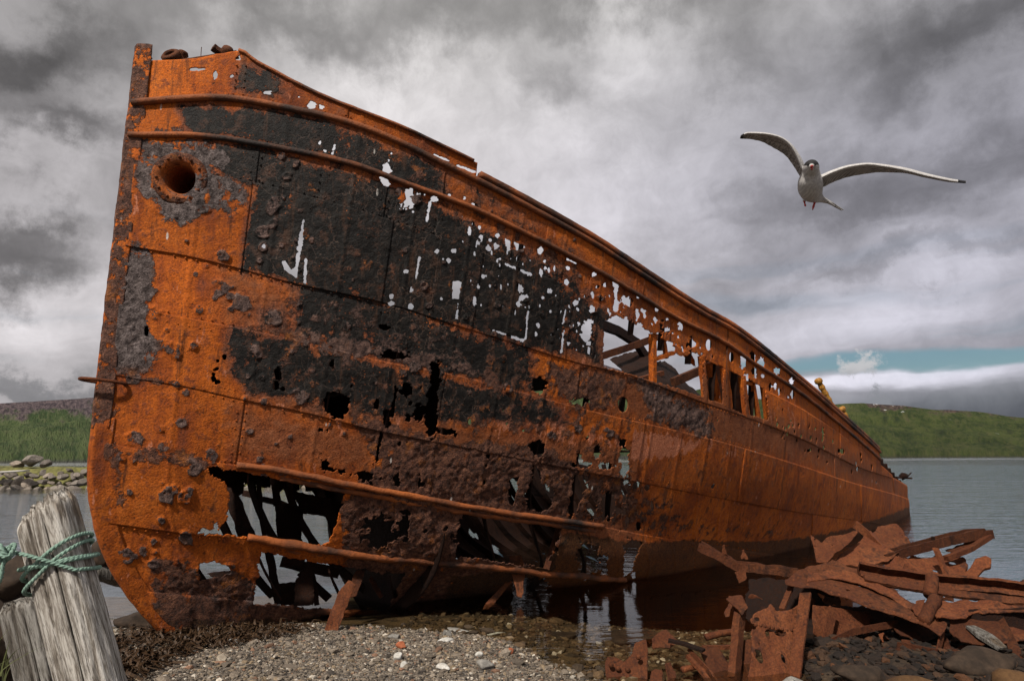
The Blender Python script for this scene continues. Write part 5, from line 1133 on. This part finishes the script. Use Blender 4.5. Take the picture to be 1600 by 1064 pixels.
for i, (x, y, r, mt, lab, fl) in enumerate((
    (627, 1016, .058, mR, 'brick red stone lying on the grey gravel', (1, .8, .75)), (622, 1042, .055, mWt, 'rounded white stone just below the brick red stone', (1, .8, .7)), (631, 1060, .045, mWt, 'small square white stone at the bottom edge below the white one', (.9, .8, .8)), (692, 1064, .07, mWt, 'broad white stone at the bottom edge of the gravel', (1.2, .7, .5)),
    (757, 1052, .085, mG, 'large pale grey stone near the lower gravel edge', (1.1, .8, .6)), (749, 1024, .04, mWt, 'small white stone near the waterline', (1, .8, .7)), (797, 1016, .045, mR, 'pink brown stone at the waterline', (1, .8, .8)), (345, 1046, .085, mT, 'long flat tan stone on the left gravel', (1.5, .55, .35)),
    (341, 1003, .07, mG, 'grey rounded stone beside the dark seaweed', (1.1, .8, .7)), (618, 994, .06, mG, 'grey flat stone above the brick red stone', (1.2, .8, .5)), (697, 1000, .07, mWt, 'long whitish stone near the upper gravel edge', (1.5, .5, .4)), (690, 1051, .04, mT, 'small tan stone left of the large pale grey stone', (1, .8, .7)),
    (699, 985, .075, mG, 'olive grey round stone at the water edge by the keel', (1.2, .8, .6)), (715, 974, .11, mG, 'flat grey slab in the shallow water by the keel', (1.4, .6, .2)), (775, 977, .075, mWt, 'pale flat stone under the shallow water', (1.5, .5, .25)), (362, 1009, .06, mWt, 'white stone right of the grey rounded stone', (1.1, .8, .6)))):
    rock('beach_stone', x, y, r, mt, lab, 'stone', flat=fl, seed=40 + i, rz=i * .7, sink=.45)
rock('boulder', 216, 968, .19, mD, 'dark flat boulder at the shore behind the bow foot', 'rock', flat=(1.5, .8, .55), seed=71)
rock('boulder', 1250, 1100, .16, mG, 'pale rounded boulder at the bottom edge under the bent angle bar', 'rock', flat=(1.2, .8, .7), seed=72, z=0)
rock('boulder', 1440, 1105, .20, mO, 'orange stained boulder at the bottom edge', 'rock', flat=(1.5, .8, .6), seed=73, z=0); rock('boulder', 1605, 1120, .22, mO, 'large orange stained boulder in the bottom right corner', 'rock', flat=(1.1, .8, .9), seed=74, z=-.02)
rock('boulder', 1528, 1050, .20, mD, 'dark boulder between the two orange stained boulders', 'rock', flat=(1.5, .8, .6), seed=75, z=0); rock('boulder', 985, 958, .24, mD, 'dark boulder under the shallow water by the sky reflection', 'rock', flat=(1.6, .8, .4), seed=76, z=-.33)
rock('boulder', 880, 960, .2, mD, 'dark low boulder in the shallow water near the keel', 'rock', flat=(1.6, .8, .35), seed=77, z=-.27)
rock('boulder', 1350, 1062, .18, mD, 'dark boulder in the shade below the bent angle bar', 'rock', flat=(1.5, .9, .5), seed=78, z=-.02)
# stones left, behind the post
rock('boulder', 18, 930, .15, mD, 'dark brown angular rock at the left picture edge', 'rock', d=3.3, flat=(1.2, .8, .8), seed=80); rock('boulder', 70, 920, .15, mD, 'dark rock behind the mooring post, right of the edge rock', 'rock', d=3.5, flat=(1.2, .8, .7), seed=81)
rock('boulder', 160, 890, .20, mD, 'dark brown knobbly rock at the end of the driftwood log', 'rock', d=7.8, flat=(1, .8, 1.1), seed=82)
b = W(np.array([150., 215]), np.array([893., 912]), np.array([7.7, 8.0])); V, F = sweep(resample(b, .03), circ(.10, 14), scale=None); o = mk('driftwood_log', rough(V, .03, 4, 3), F, M_WOOD2, recentre=True); tag(o, 'dark driftwood log lying in the water left of the bow', 'log')
b = W(np.array([-40., 60]), np.array([915., 905]), np.array([3.4, 3.9])); V, F = sweep(resample(b, .03), circ(.07, 12)); o = mk('driftwood_log', rough(V, .03, 4, 5), F, M_WOOD2, recentre=True); tag(o, 'brown driftwood log behind the left edge of the mooring post', 'log')
# rocks under the left edge stones so that they stand on something
rock('boulder', 30, 1010, .35, mD, 'broad dark rock low at the left edge carrying the edge rock', 'rock', d=3.4, flat=(1.2, .8, 1.0), seed=83, sink=.6)

# breakwater across the water
def breakwater():
    root = empty('breakwater', tuple(W(np.array(70.), np.array(760.), np.array(43.)) * [1, 1, 0])); tag(root, 'low rock breakwater with grassy top across the water at left', 'breakwater')
    base = np.array(root.location); rr = np.random.default_rng(4); meshes = []
    for k in range(10):
        V, F = rock_mesh(1, 200 + k, 3, (1, .85, .8), .25, 1.6, 8); me = mk('rock', V, F, M_ROCK, smooth=False).data; meshes.append(me)
    for ob in [x for x in col.objects if x.name.startswith('rock') and x.data in meshes]: bpy.data.objects.remove(ob)
    for row, (z, dy, n, r0) in enumerate(((-.1, 0, 62, .42), (.35, .5, 62, .40), (.75, 1.0, 56, .36), (1.05, 1.6, 34, .30))):
        for i in range(n):
            x = -46 + 34 * (i + rr.uniform(-.3, .3)) / n; me = meshes[rr.integers(10)]; o = bpy.data.objects.new('rock', me); col.objects.link(o); s_ = r0 * rr.uniform(.65, 1.35)
            o.parent = root; o.location = Vector((x, 43 + dy + rr.uniform(-.2, .2), z + rr.uniform(-.1, .1) + WL)) - root.location; o.scale = (s_ * rr.uniform(.9, 1.4), s_, s_ * rr.uniform(.7, 1.0)); o.rotation_euler = (rr.uniform(-.4, .4), rr.uniform(-.4, .4), rr.uniform(0, 6.3))
    for (x, z, s_) in ((-33.6, 1.75, .75), (-32.6, 1.55, .55), (-34.6, 1.5, .5)):
        o = bpy.data.objects.new('rock', meshes[3]); col.objects.link(o); o.parent = root; o.location = Vector((x, 45.5, z)) - root.location; o.scale = (s_, s_, s_ * .8); o.rotation_euler = (.2, .1, x)
    X, Y = np.meshgrid(np.linspace(-60, -8, 120), np.linspace(43.5, 50, 14)); X, Y = X.ravel(), Y.ravel(); Z = WL - .3 + 1.65 * sstep(Y, 43.5, 45.2) * sstep(Y, 50, 48.5) + .18 * fbm(np.stack([X, Y, 0 * X], 1), 3, 2)
    i = np.arange(120 * 14).reshape(14, 120); Q = np.stack([i[:-1, :-1], i[:-1, 1:], i[1:, 1:], i[1:, :-1]], -1).reshape(-1, 4)
    o = mk('grass_bank', np.stack([X, Y, Z], 1), Q, simple('bank_grass', (.10, .095, .03), .95, 3, .06, .5), None); o.parent = root; o.location = -root.location
    V, F = sweep(resample(W(np.array([-60., 42]), np.array([741., 735]), np.array([42., 42])), .4), box_sec(.5, .10)); o = mk('plank', V, F, simple('pale_plank', (.38, .36, .33), .8), None); o.parent = root; o.location = -root.location
breakwater()

# ------------------------------------------------------------------ gravel and weed
def scatter_pebbles():
    bm = bmesh.new(); bmesh.ops.create_icosphere(bm, subdivisions=1, radius=1); b20 = np.array([v.co[:] for v in bm.verts]); f20 = np.array([[v.index for v in f.verts] for f in bm.faces]); bm.free()
    def batch(n, x0, x1, y0, y1, rmed, land, name, lab, pal, wt, dens=None):
        x = NR.uniform(x0, x1, n); y = NR.uniform(y0, y1, n); z = ground_z(x, y); k = (z > WL - .012) if land else (z < WL - .004)
        if dens is not None: k &= NR.uniform(size=n) < dens(x, y)
        x, y, z = x[k], y[k], z[k]; n = len(x)
        r = rmed * np.exp(NR.normal(0, .42, n)); r = np.minimum(r, rmed * 3.2)
        sc = np.stack([r * NR.uniform(.9, 1.5, n), r * NR.uniform(.7, 1.1, n), r * NR.uniform(.35, .8, n)], 1); a = NR.uniform(0, 6.3, n); tl = NR.normal(0, .3, n)
        var = b20[None] * (1 + .28 * NR.uniform(-1, 1, (64, len(b20), 1))); V = var[NR.integers(0, 64, n)] * sc[:, None, :]
        V = np.stack([V[..., 0] * np.cos(tl)[:, None] - V[..., 2] * np.sin(tl)[:, None], V[..., 1], V[..., 0] * np.sin(tl)[:, None] + V[..., 2] * np.cos(tl)[:, None]], -1)
        V = np.stack([V[..., 0] * np.cos(a)[:, None] - V[..., 1] * np.sin(a)[:, None], V[..., 0] * np.sin(a)[:, None] + V[..., 1] * np.cos(a)[:, None], V[..., 2]], -1)
        V += np.stack([x, y, z + sc[:, 2] * NR.uniform(.1, .6, n)], 1)[:, None]
        pal = np.array(pal); cc = pal[NR.choice(len(pal), n, p=np.array(wt) / sum(wt))] * NR.uniform(.65, 1.3, (n, 1))
        F = (np.arange(n)[:, None, None] * len(b20) + f20[None]).reshape(-1, 3)
        o = mk(name, V.reshape(-1, 3), F, M_PEB, attrs={'tint': np.repeat(cc, len(b20), 0)}, smooth=False); tag(o, lab, 'gravel', kind='stuff')
    pal = [(.145, .120, .094), (.090, .074, .059), (.19, .160, .128), (.045, .038, .032), (.38, .345, .295), (.17, .098, .064), (.20, .152, .10)]
    batch(68000, -5.6, 2.2, 4.7, 7.6, .0086, True, 'gravel', 'grey shingle covering the beach', pal, (10, 9, 7, 5, 1.6, 1.2, 3))
    batch(900, -5.6, 2.2, 4.7, 7.6, .022, True, 'gravel', 'larger grey pebbles strewn over the shingle', pal, (8, 6, 7, 4, 3, 2, 3), dens=lambda x, y: 1 - heap_zone(x, y))
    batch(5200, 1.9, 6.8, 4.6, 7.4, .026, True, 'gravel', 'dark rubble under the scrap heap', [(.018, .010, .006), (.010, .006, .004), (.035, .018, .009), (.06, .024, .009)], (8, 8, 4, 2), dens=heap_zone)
    palw = [(.072, .044, .021), (.042, .028, .016), (.105, .066, .034), (.155, .11, .065), (.40, .34, .27)]
    batch(9000, -1.2, 5.5, 4.6, 11, .022, False, 'gravel', 'brown stones under the shallow water', palw, (8, 7, 6, 3, .7), dens=lambda x, y: 1 - heap_zone(x, y))
scatter_pebbles()
def weed():
    n = 7000; x = -4.9 + 3.0 * NR.beta(1.2, 1.6, n); y = NR.uniform(4.8, 7.05, n); d = fbm(np.stack([x * 1.5, y * 1.5, 0 * x], 1), 3, 77); lim = np.interp(y, [4.8, 5.6, 6.2, 7.05], [-2.75, -2.85, -2.55, -2.0])
    k = (d > -.22) & (x < lim + .25 * d); x, y = x[k], y[k]
    z = ground_z(x, y); Vs, Fs = [], []; off = 0
    for i in range(len(x)):
        m = 5; L = NR.uniform(.05, .2); a = NR.uniform(0, 6.3); t = np.linspace(0, 1, m); px_ = x[i] + L * t * math.cos(a) + .02 * np.sin(t * 7 + a); py_ = y[i] + L * t * math.sin(a) + .02 * np.cos(t * 6 + a); pz_ = z[i] + .012 + NR.uniform(.0, .07) * np.sin(np.pi * t) + NR.uniform(0, .035); w = NR.uniform(.003, .011)
        c = np.stack([px_, py_, pz_], 1); sdv = np.array([-math.sin(a), math.cos(a), NR.uniform(-.8, .8)]) * w
        Vs.append(np.concatenate([c - sdv, c + sdv])); j = np.arange(m - 1); Fs.append(np.stack([j, j + 1, j + 1 + m, j + m], 1) + off); off += 2 * m
    o = mk('seaweed', np.concatenate(Vs), np.concatenate(Fs), M_KELP); tag(o, 'tangled dark brown seaweed washed up beside the bow', 'seaweed', kind='stuff')
weed()

# ------------------------------------------------------------------ mooring post, rope, stump
def timber(name, top, bot, r, mat, label, zb=.05, seed=0, cut=.05, flat=.9):
    top, bot = np.array(top), np.array(bot); dv = bot - top; bot = top + dv * ((zb - top[2]) / dv[2]); L = np.linalg.norm(bot - top); n, k = 260, 150
    t = np.linspace(0, 1, n); a = np.arange(k) * 2 * np.pi / k; ax = (bot - top) / L; e1 = np.array([1, 0, 0]) - ax[0] * ax; e1 /= np.linalg.norm(e1); e2 = np.cross(ax, e1)
    ca, sa = np.cos(a), np.sin(a); p = 3.2; rad = 1 / (np.abs(ca) ** p + np.abs(sa / flat) ** p) ** (1 / p)
    Q = np.stack([np.tile(ca * 5.5, (n, 1)), np.tile(sa * 5.5, (n, 1)), np.tile(t[:, None] * 2.4, (1, k))], -1)
    g = fbm(Q * 1.0 + seed, 4, 5 + seed) ; g2 = fbm(Q * np.array([3.5, 3.5, 1.2]), 3, 8 + seed)
    crk = np.zeros((n, k))
    for (a0, wd, dp, t0, t1, wob) in ((1.22, .035, .05, .02, .97, .12), (1.75, .03, .026, 0, .5, .08), (2.3, .03, .024, .12, .9, .10), (.75, .03, .022, .2, 1, .08), (2.0, .022, .018, .35, .8, .06), (1.5, .02, .016, .5, 1, .06), (2.7, .03, .03, 0, .6, .08)):
        c0 = a0 + wob * fbm(np.stack([t * 4, 0 * t, 0 * t + a0], 1), 3, 3); da = (a[None] - c0[:, None] + np.pi) % (2 * np.pi) - np.pi; crk = np.maximum(crk, np.exp(-(da / wd) ** 2) * dp / .05 * (sstep(t, t0, t0 + .05) * sstep(t, t1, t1 - .05))[:, None])
    g3 = fbm(Q * np.array([6, 6, 9.]), 3, 12 + seed)
    R = r * rad[None] * (1 + .035 * g + .022 * g2 + .022 * g3) - .022 * crk * (r / .115)
    R *= (1 + .05 * t)[:, None] * (1 - .22 * sstep(t, .035, 0) ** 2)[:, None]
    # ragged, rounded top
    drop = .018 * fbm(np.stack([ca * 3, sa * 3, 0 * a], 1), 3, 4 + seed) + cut * (-ca) * .6 + .02 * fbm(np.stack([ca * 14, sa * 14, 0 * a], 1), 2, 6)
    X = top + (t[:, None, None] * L + (drop[None, :, None] * np.maximum(0, 1 - t / .25)[:, None, None])) * ax + R[..., None] * (ca[None, :, None] * e1 + sa[None, :, None] * e2)
    V = X.reshape(-1, 3); i = np.arange(n - 1)[:, None]; j = np.arange(k)[None]; F = np.stack([i * k + j, i * k + (j + 1) % k, (i + 1) * k + (j + 1) % k, (i + 1) * k + j], -1).reshape(-1, 4)[:, ::-1]
    rings = [X[0]]; nv = len(V)                              # end grain
    for q in (.75, .5, .25, .04):
        c = X[0].mean(0); rg = c + (X[0] - c) * q; rg = rg + ax * (.012 * fbm(rg * 40, 3, 9)[:, None] - .008 * (1 - q)); V = np.concatenate([V, rg])
    Fs = [F]; prev = np.arange(k)
    for q in range(4):
        cur = nv + q * k + np.arange(k); Fs.append(np.stack([prev, np.roll(prev, -1), np.roll(cur, -1), cur], 1)[:, ::-1]); prev = cur
    cr = np.concatenate([crk.ravel(), np.zeros(4 * k)])
    # local frame with z along the axis for the grain
    M = np.stack([e1, e2, -ax], 1); Vl = (V - bot) @ M
    o = mk(name, Vl, Fs, mat, attrs={'crack': cr}); o.matrix_world = Matrix([[*M[r_], bot[r_]] for r_ in range(3)] + [[0, 0, 0, 1]]); tag(o, label, 'post')
    return top, ax, e1, e2, r, flat
POST = timber('mooring_post', W(np.array(71.), np.array(790.), np.array(2.42)), W(np.array(142.), np.array(1064.), np.array(2.30)), .092, M_WOOD, 'weathered grey timber mooring post with green rope near its top', seed=1)
timber('post_stump', W(np.array(40.), np.array(938.), np.array(2.62)), W(np.array(72.), np.array(1064.), np.array(2.56)), .085, wood_material('grey_wood', .5), 'shorter dark grey timber stump left behind the mooring post', seed=6, cut=-.02)
def rope():
    top, ax, e1, e2, r, flat = POST; pts = []; N = 560; turns = 4.6
    for i in range(N):
        u = i / N; a = u * turns * 2 * np.pi + math.pi * 1.02; base = .215 + .05 * math.sin(u * turns * 2 * np.pi * .5 + .5) * .5 + .016 * math.sin(u * 9) + .034 * (math.cos(a)) * (-1 if int(u * turns) % 2 else .35) + .012 * (u * turns - 2.3)
        ca, sa = math.cos(a), math.sin(a); rr = 1 / (abs(ca) ** 3.2 + abs(sa / flat) ** 3.2) ** (1 / 3.2) * r * 1.05 + .011 + .004 * math.sin(i * .7 * 0 + u * 31)
        pts.append(top + ax * base + rr * (ca * e1 + sa * e2))
    end = W(np.array([12., -6, -40]), np.array([862., 856, 850]), np.array([2.28, 2.27, 2.2])); P = np.concatenate([np.array(pts), smoothcurve(np.concatenate([[pts[-1]], [W(np.array(40.), np.array(866.), np.array(2.26))], end]), .01)[1:]])
    P = resample(P, .004); k = 18; a = np.arange(k) * 2 * np.pi / k; rad = .0066 * (1 + .17 * np.cos(3 * a)); sec = np.stack([rad * np.cos(a), rad * np.sin(a)], 1)
    V, F = sweep(P, sec, -np.tile(ax, (len(P), 1)), twist=np.arange(len(P)) * .004 / .028 * 2 * np.pi / 1.6); o = mk('mooring_rope', V, F, M_ROPE, recentre=True); tag(o, 'green twisted rope wound several times round the weathered mooring post', 'rope')
    # loose end and knot at the left edge
    K = []
    for i in range(160):
        u = i / 159 * 4 * np.pi; K.append(W(np.array(10.), np.array(863.), np.array(2.25)) + np.array([.022 * math.sin(u), .018 * math.cos(u * 1.0), .022 * math.cos(u * .5 + .4) + .01 * math.sin(2 * u)]))
    K = np.concatenate([K, smoothcurve(np.array([K[-1], W(np.array(4.), np.array(880.), np.array(2.25)), W(np.array(2.), np.array(905.), np.array(2.24)), W(np.array(-14.), np.array(930.), np.array(2.23))]), .01)[1:]]); K = resample(K, .004)
    V, F = sweep(K, sec, (0.1, -1, 0), twist=np.arange(len(K)) * .004 / .028 * 4); o = mk('rope_knot', V, F, M_ROPE, recentre=True); tag(o, 'pale green rope knot with hanging end at the left picture edge', 'rope')
rope()
def grass_tuft():
    Vs, Fs = [], []; off = 0
    for i in range(30):
        b0 = W(np.array(NR.uniform(-30, 14)), np.array(NR.uniform(1015, 1060)), np.array(NR.uniform(2.3, 2.6))); h = NR.uniform(.05, .14); lean = NR.normal(0, .05, 2); t = np.linspace(0, 1, 5); c = b0 + np.stack([lean[0] * t ** 2, lean[1] * t ** 2, h * t - .05], 1); w = .003 * (1 - t)[:, None] + .0004; s_ = np.array([1, .2, 0]) * w
        Vs.append(np.concatenate([c - s_, c + s_])); j = np.arange(4); Fs.append(np.stack([j, j + 1, j + 6, j + 5], 1) + off); off += 10
    o = mk('grass', np.concatenate(Vs), np.concatenate(Fs), M_GRASS); tag(o, 'dry green grass blades at the left picture edge', 'grass', kind='stuff')
    V, F = rock_mesh(.55, 90, 3, (.8, .8, 1)); o = mk('bank', V + W(np.array(-110.), np.array(1180.), np.array(2.45)), F, mD, recentre=True); tag(o, 'dark earth bank under the grass at the left edge', 'bank', kind='structure')
grass_tuft()
o = scrap('fallen_strip', [(517,990),(506,985),(528,925),(545,905),(556,912),(540,950),(526,990)], [(510,985,6.6), (545,905,6.85), (535,985,6.62)], 'brown rusted strip leaning against the ship low on the gravel', 'metal plate', jag=.01, res=.012); 
if 'group' in o: del o['group']

# ------------------------------------------------------------------ the tern
def tern():
    D = 2.3; pw = lambda x, y, d=D: W(np.array(float(x)), np.array(float(y)), np.array(float(d)))
    mW, t = material('feather_white'); n = t.noise(t.mapping(t.obj, (170, 9, 170)), 1.0, 3); t.put(t.b.inputs['Base Color'], t.mix(t.step(n, .38, .62), (.34, .33, .325), (.46, .445, .435))); t.b.inputs['Roughness'].default_value = .85; t.put(t.b.inputs['Normal'], t.bump(n, .3, .002))
    mK = simple('feather_black', (.012, .011, .012), .7); mRd = simple('beak_red', (.30, .025, .02), .5); mGy, t = material('feather_grey'); n = t.noise(t.mapping(t.obj, (150, 7, 150)), 1.0, 3); t.put(t.b.inputs['Base Color'], t.mix(t.step(n, .38, .62), (.13, .12, .115), (.32, .30, .285))); t.b.inputs['Roughness'].default_value = .85; t.put(t.b.inputs['Normal'], t.bump(n, .5, .003))
    def ringloft(C, rad, name, mats, k=24):
        C = np.array(C); t_ = np.gradient(C, axis=0); t_ /= np.linalg.norm(t_, axis=1, keepdims=True); up = np.array([0, 0, 1.]); s_ = np.cross(t_, up); s_ /= np.linalg.norm(s_, axis=1, keepdims=True); u_ = np.cross(s_, t_); a = np.arange(k) * 2 * np.pi / k; rad = np.array(rad)
        V = C[:, None] + np.cos(a)[None, :, None] * s_[:, None] * rad[:, :1, None] + np.sin(a)[None, :, None] * u_[:, None] * rad[:, 1:, None]
        n_ = len(C); i = np.arange(n_ - 1)[:, None]; j = np.arange(k)[None]; Q = np.stack([i * k + j, i * k + (j + 1) % k, (i + 1) * k + (j + 1) % k, (i + 1) * k + j], -1).reshape(-1, 4); V = V.reshape(-1, 3); V = np.concatenate([V, [C[0], C[-1]]]); jj = np.arange(k)
        return V, [Q, np.stack([np.full(k, len(V) - 2), (jj + 1) % k, jj], 1), np.stack([np.full(k, len(V) - 1), (n_ - 1) * k + jj, (n_ - 1) * k + (jj + 1) % k], 1)]
    # spine from the face (towards the camera) over the breast to the tail
    sp = [(1268, 261, 2.215), (1268, 259.5, 2.222), (1268, 260, 2.235), (1267.5, 262, 2.25), (1267, 266, 2.265), (1266.5, 273, 2.28), (1266, 283, 2.295), (1266, 293, 2.32), (1268, 302, 2.36), (1275, 309, 2.40), (1285, 313, 2.44), (1296, 317, 2.47)]
    rd = [(.004, .004), (.015, .014), (.0235, .024), (.0265, .0275), (.027, .028), (.033, .033), (.041, .040), (.043, .040), (.037, .034), (.024, .02), (.014, .008), (.008, .003)]
    C = np.array([pw(*p) for p in sp]); tt = np.linspace(0, len(C) - 1, 60); Ci = np.stack([np.interp(tt, np.arange(len(C)), C[:, k]) for k in range(3)], 1); Ri = np.stack([np.interp(tt, np.arange(len(C)), np.array(rd)[:, k]) for k in range(2)], 1)
    for _ in range(3): Ci[1:-1] = (Ci[:-2] + 2 * Ci[1:-1] + Ci[2:]) / 4; Ri[1:-1] = (Ri[:-2] + 2 * Ri[1:-1] + Ri[2:]) / 4
    V, F = ringloft(Ci, Ri, 'tern', None); body = mk('tern', V, F, None)
    for m_ in (mW, mK, mRd, mGy): body.data.materials.append(m_)
    hc = pw(1268, 259, 2.24)
    for p in body.data.polygons:
        c = np.array(p.center); x_, y_ = proj(c)
        if c[1] < hc[1] + .04 and y_ < 256.5 + .02 * (x_ - 1268) ** 2 * 0 + (2.5 if abs(x_ - 1268) > 4 else 0): p.material_index = 1
    def wing(Lp, Tp, name, chord):
        n_ = 60; f = lambda pts, d0: None
        def res(pts):
            pts = np.array(pts, float); m_ = pchip(np.arange(len(pts)) * 1.0, pts); return hermite(np.arange(len(pts)) * 1.0, pts, m_, np.linspace(0, len(pts) - 1, n_))
        L, T_ = res(Lp), res(Tp); LE = W(L[:, 0], L[:, 1], L[:, 2]); TE = W(T_[:, 0], T_[:, 1], T_[:, 2])
        # fringe of feather tips
        q = np.linspace(0, 1, n_); TE = TE + (TE - LE) * (.05 * (1 - np.abs((q * 15) % 1 - .3)))[:, None] * (q > .12)[:, None]
        ch = 14; uu = np.linspace(0, 1, ch); up = np.cross(TE - LE, np.gradient(LE, axis=0)); up /= np.linalg.norm(up, axis=1, keepdims=True) + 1e-9
        if up[n_ // 2][2] < 0: up = -up
        th = .010 * (1 - q) + .002; top = []; bot = []
        for u in uu:
            hh_ = np.sqrt(u + 1e-6) * (1 - u) * 2.2; cam_ = .012 * np.sin(np.pi * u) * (1 - q * .6)
            c = LE + (TE - LE) * u + up * cam_[:, None]; top.append(c + up * (th * hh_ + .0013)[:, None]); bot.append(c - up * (th * hh_ * .6 + .0013)[:, None])
        R = np.stack(top + bot[::-1], 1); k = 2 * ch; V = R.reshape(-1, 3); i = np.arange(n_ - 1)[:, None]; j = np.arange(k)[None]; Q = np.stack([i * k + j, i * k + (j + 1) % k, (i + 1) * k + (j + 1) % k, (i + 1) * k + j], -1).reshape(-1, 4)
        V = np.concatenate([V, [R[0].mean(0), R[-1].mean(0)]]); jj = np.arange(k); F = [Q, np.stack([np.full(k, len(V) - 2), (jj + 1) % k, jj], 1), np.stack([np.full(k, len(V) - 1), (n_ - 1) * k + jj, (n_ - 1) * k + (jj + 1) % k], 1)]
        o = mk(name, V, F, None)
        for m_ in (mW, mK, mRd, mGy): o.data.materials.append(m_)
        me = o.data; idx = np.zeros(len(me.polygons), np.int32)
        for p in me.polygons:
            if p.index < (n_ - 1) * k:
                si, ci = divmod(p.index, k)
                if ch <= ci < 2 * ch - 3: idx[p.index] = 3
                if si > n_ * .90: idx[p.index] = 1
        me.polygons.foreach_set('material_index', idx)
        bm = bmesh.new(); bm.from_mesh(me); bmesh.ops.recalc_face_normals(bm, faces=bm.faces); bm.to_mesh(me); bm.free()
        return o
    lw = wing([(1262, 274, 2.28), (1255, 267, 2.27), (1243, 240, 2.25), (1233, 225, 2.24), (1217, 214, 2.23), (1193, 209, 2.24), (1170, 208, 2.27), (1157, 214, 2.31)], [(1262, 284, 2.36), (1252, 277, 2.37), (1241, 260, 2.37), (1227, 242, 2.36), (1208, 230, 2.36), (1187, 220, 2.36), (1168, 217, 2.35), (1156, 217, 2.325)], 'wing', .1)
    rw = wing([(1272, 283, 2.28), (1284, 277, 2.27), (1304, 268, 2.26), (1330, 260, 2.24), (1356, 257, 2.23), (1382, 260, 2.23), (1409, 265, 2.24), (1448, 275, 2.27), (1487, 283, 2.31), (1509, 286, 2.34)], [(1272, 292, 2.36), (1284, 292, 2.38), (1300, 285, 2.38), (1322, 277, 2.37), (1348, 272, 2.36), (1376, 269, 2.36), (1409, 270, 2.36), (1448, 278, 2.36), (1487, 285, 2.36), (1509, 286.6, 2.355)], 'wing', .1)
    def cone(P, r, mi, k=10, tp=None):
        V, F = sweep(np.array(P), circ(1, k), (0.05, .3, 1), scale=np.array(r)); o = mk('p', V, F, None)
        for m_ in (mW, mK, mRd, mGy): o.data.materials.append(m_)
        o.data.polygons.foreach_set('material_index', np.full(len(o.data.polygons), mi, np.int32)); bm = bmesh.new(); bm.from_mesh(o.data); bmesh.ops.recalc_face_normals(bm, faces=bm.faces); bm.to_mesh(o.data); bm.free(); return o
    parts = [lw, rw, cone([pw(1268, 261, 2.24), pw(1268.5, 260.5, 2.20), pw(1269, 259.5, 2.175)], [.008, .006, .001], 2), cone([pw(1268, 264, 2.24), pw(1268.6, 264, 2.205), pw(1269, 264.5, 2.185)], [.0055, .004, .001], 2),
             cone([pw(1285, 311, 2.42), pw(1302, 319, 2.50), pw(1318, 328.5, 2.56)], [.009, .0045, .0018], 0), cone([pw(1283, 310, 2.42), pw(1300, 320, 2.47), pw(1315, 329, 2.52)], [.009, .004, .0018], 3),
             cone([pw(1260, 305, 2.35), pw(1256.5, 314, 2.35), pw(1258, 321, 2.34), pw(1259.5, 323, 2.33)], [.007, .0055, .004, .001], 2), cone([pw(1272, 305, 2.35), pw(1273.5, 315, 2.35), pw(1271, 323, 2.34), pw(1269.5, 329, 2.33)], [.007, .0055, .0045, .001], 2)]
    bm = bmesh.new(); bm.from_mesh(body.data); bmesh.ops.recalc_face_normals(bm, faces=bm.faces); bm.to_mesh(body.data); bm.free()
    from mathutils.kdtree import KDTree
    cs, ms, bm = [], [], bmesh.new()
    for p in [body] + parts:
        bm.from_mesh(p.data); cs += [q.center[:] for q in p.data.polygons]; ms += [q.material_index for q in p.data.polygons]
    kd = KDTree(len(cs)); [kd.insert(c, i) for i, c in enumerate(cs)]; kd.balance()
    jm = bpy.data.meshes.new('tern'); bm.to_mesh(jm); bm.free(); body.data = jm
    md = body.modifiers.new('skin', 'REMESH'); md.mode = 'VOXEL'; md.voxel_size = .0013      # fuses wings, beak and feet into one continuous body
    dg = bpy.context.evaluated_depsgraph_get(); me = bpy.data.meshes.new_from_object(body.evaluated_get(dg)); body.modifiers.clear(); body.data = me; me.name = 'tern'
    me.materials.clear()
    for m_ in (mW, mK, mRd, mGy): me.materials.append(m_)
    me.polygons.foreach_set('material_index', np.array([ms[kd.find(q.center)[1]] for q in me.polygons], np.int32))
    me.polygons.foreach_set('use_smooth', np.ones(len(me.polygons), bool))
    for p in parts: bpy.data.objects.remove(p)
    loc = Vector(pw(1267, 300, 2.33)); me.transform(Matrix.Translation(-loc)); body.location = loc
    tag(body, 'white tern with black cap and red beak flying towards the viewer', 'bird')
    for i, x_ in enumerate((1263.2, 1273.2)):
        bm = bmesh.new(); bmesh.ops.create_uvsphere(bm, u_segments=12, v_segments=8, radius=.0042); e = bpy.data.meshes.new('eye'); bm.to_mesh(e); bm.free(); o = obj('eye', e, simple('eye_black', (.005, .005, .005), .15)); o.parent = body; o.location = Vector(pw(x_, 257.5, 2.222)) - loc
tern()
# small bird far off over the hillside and the white water streak beside it
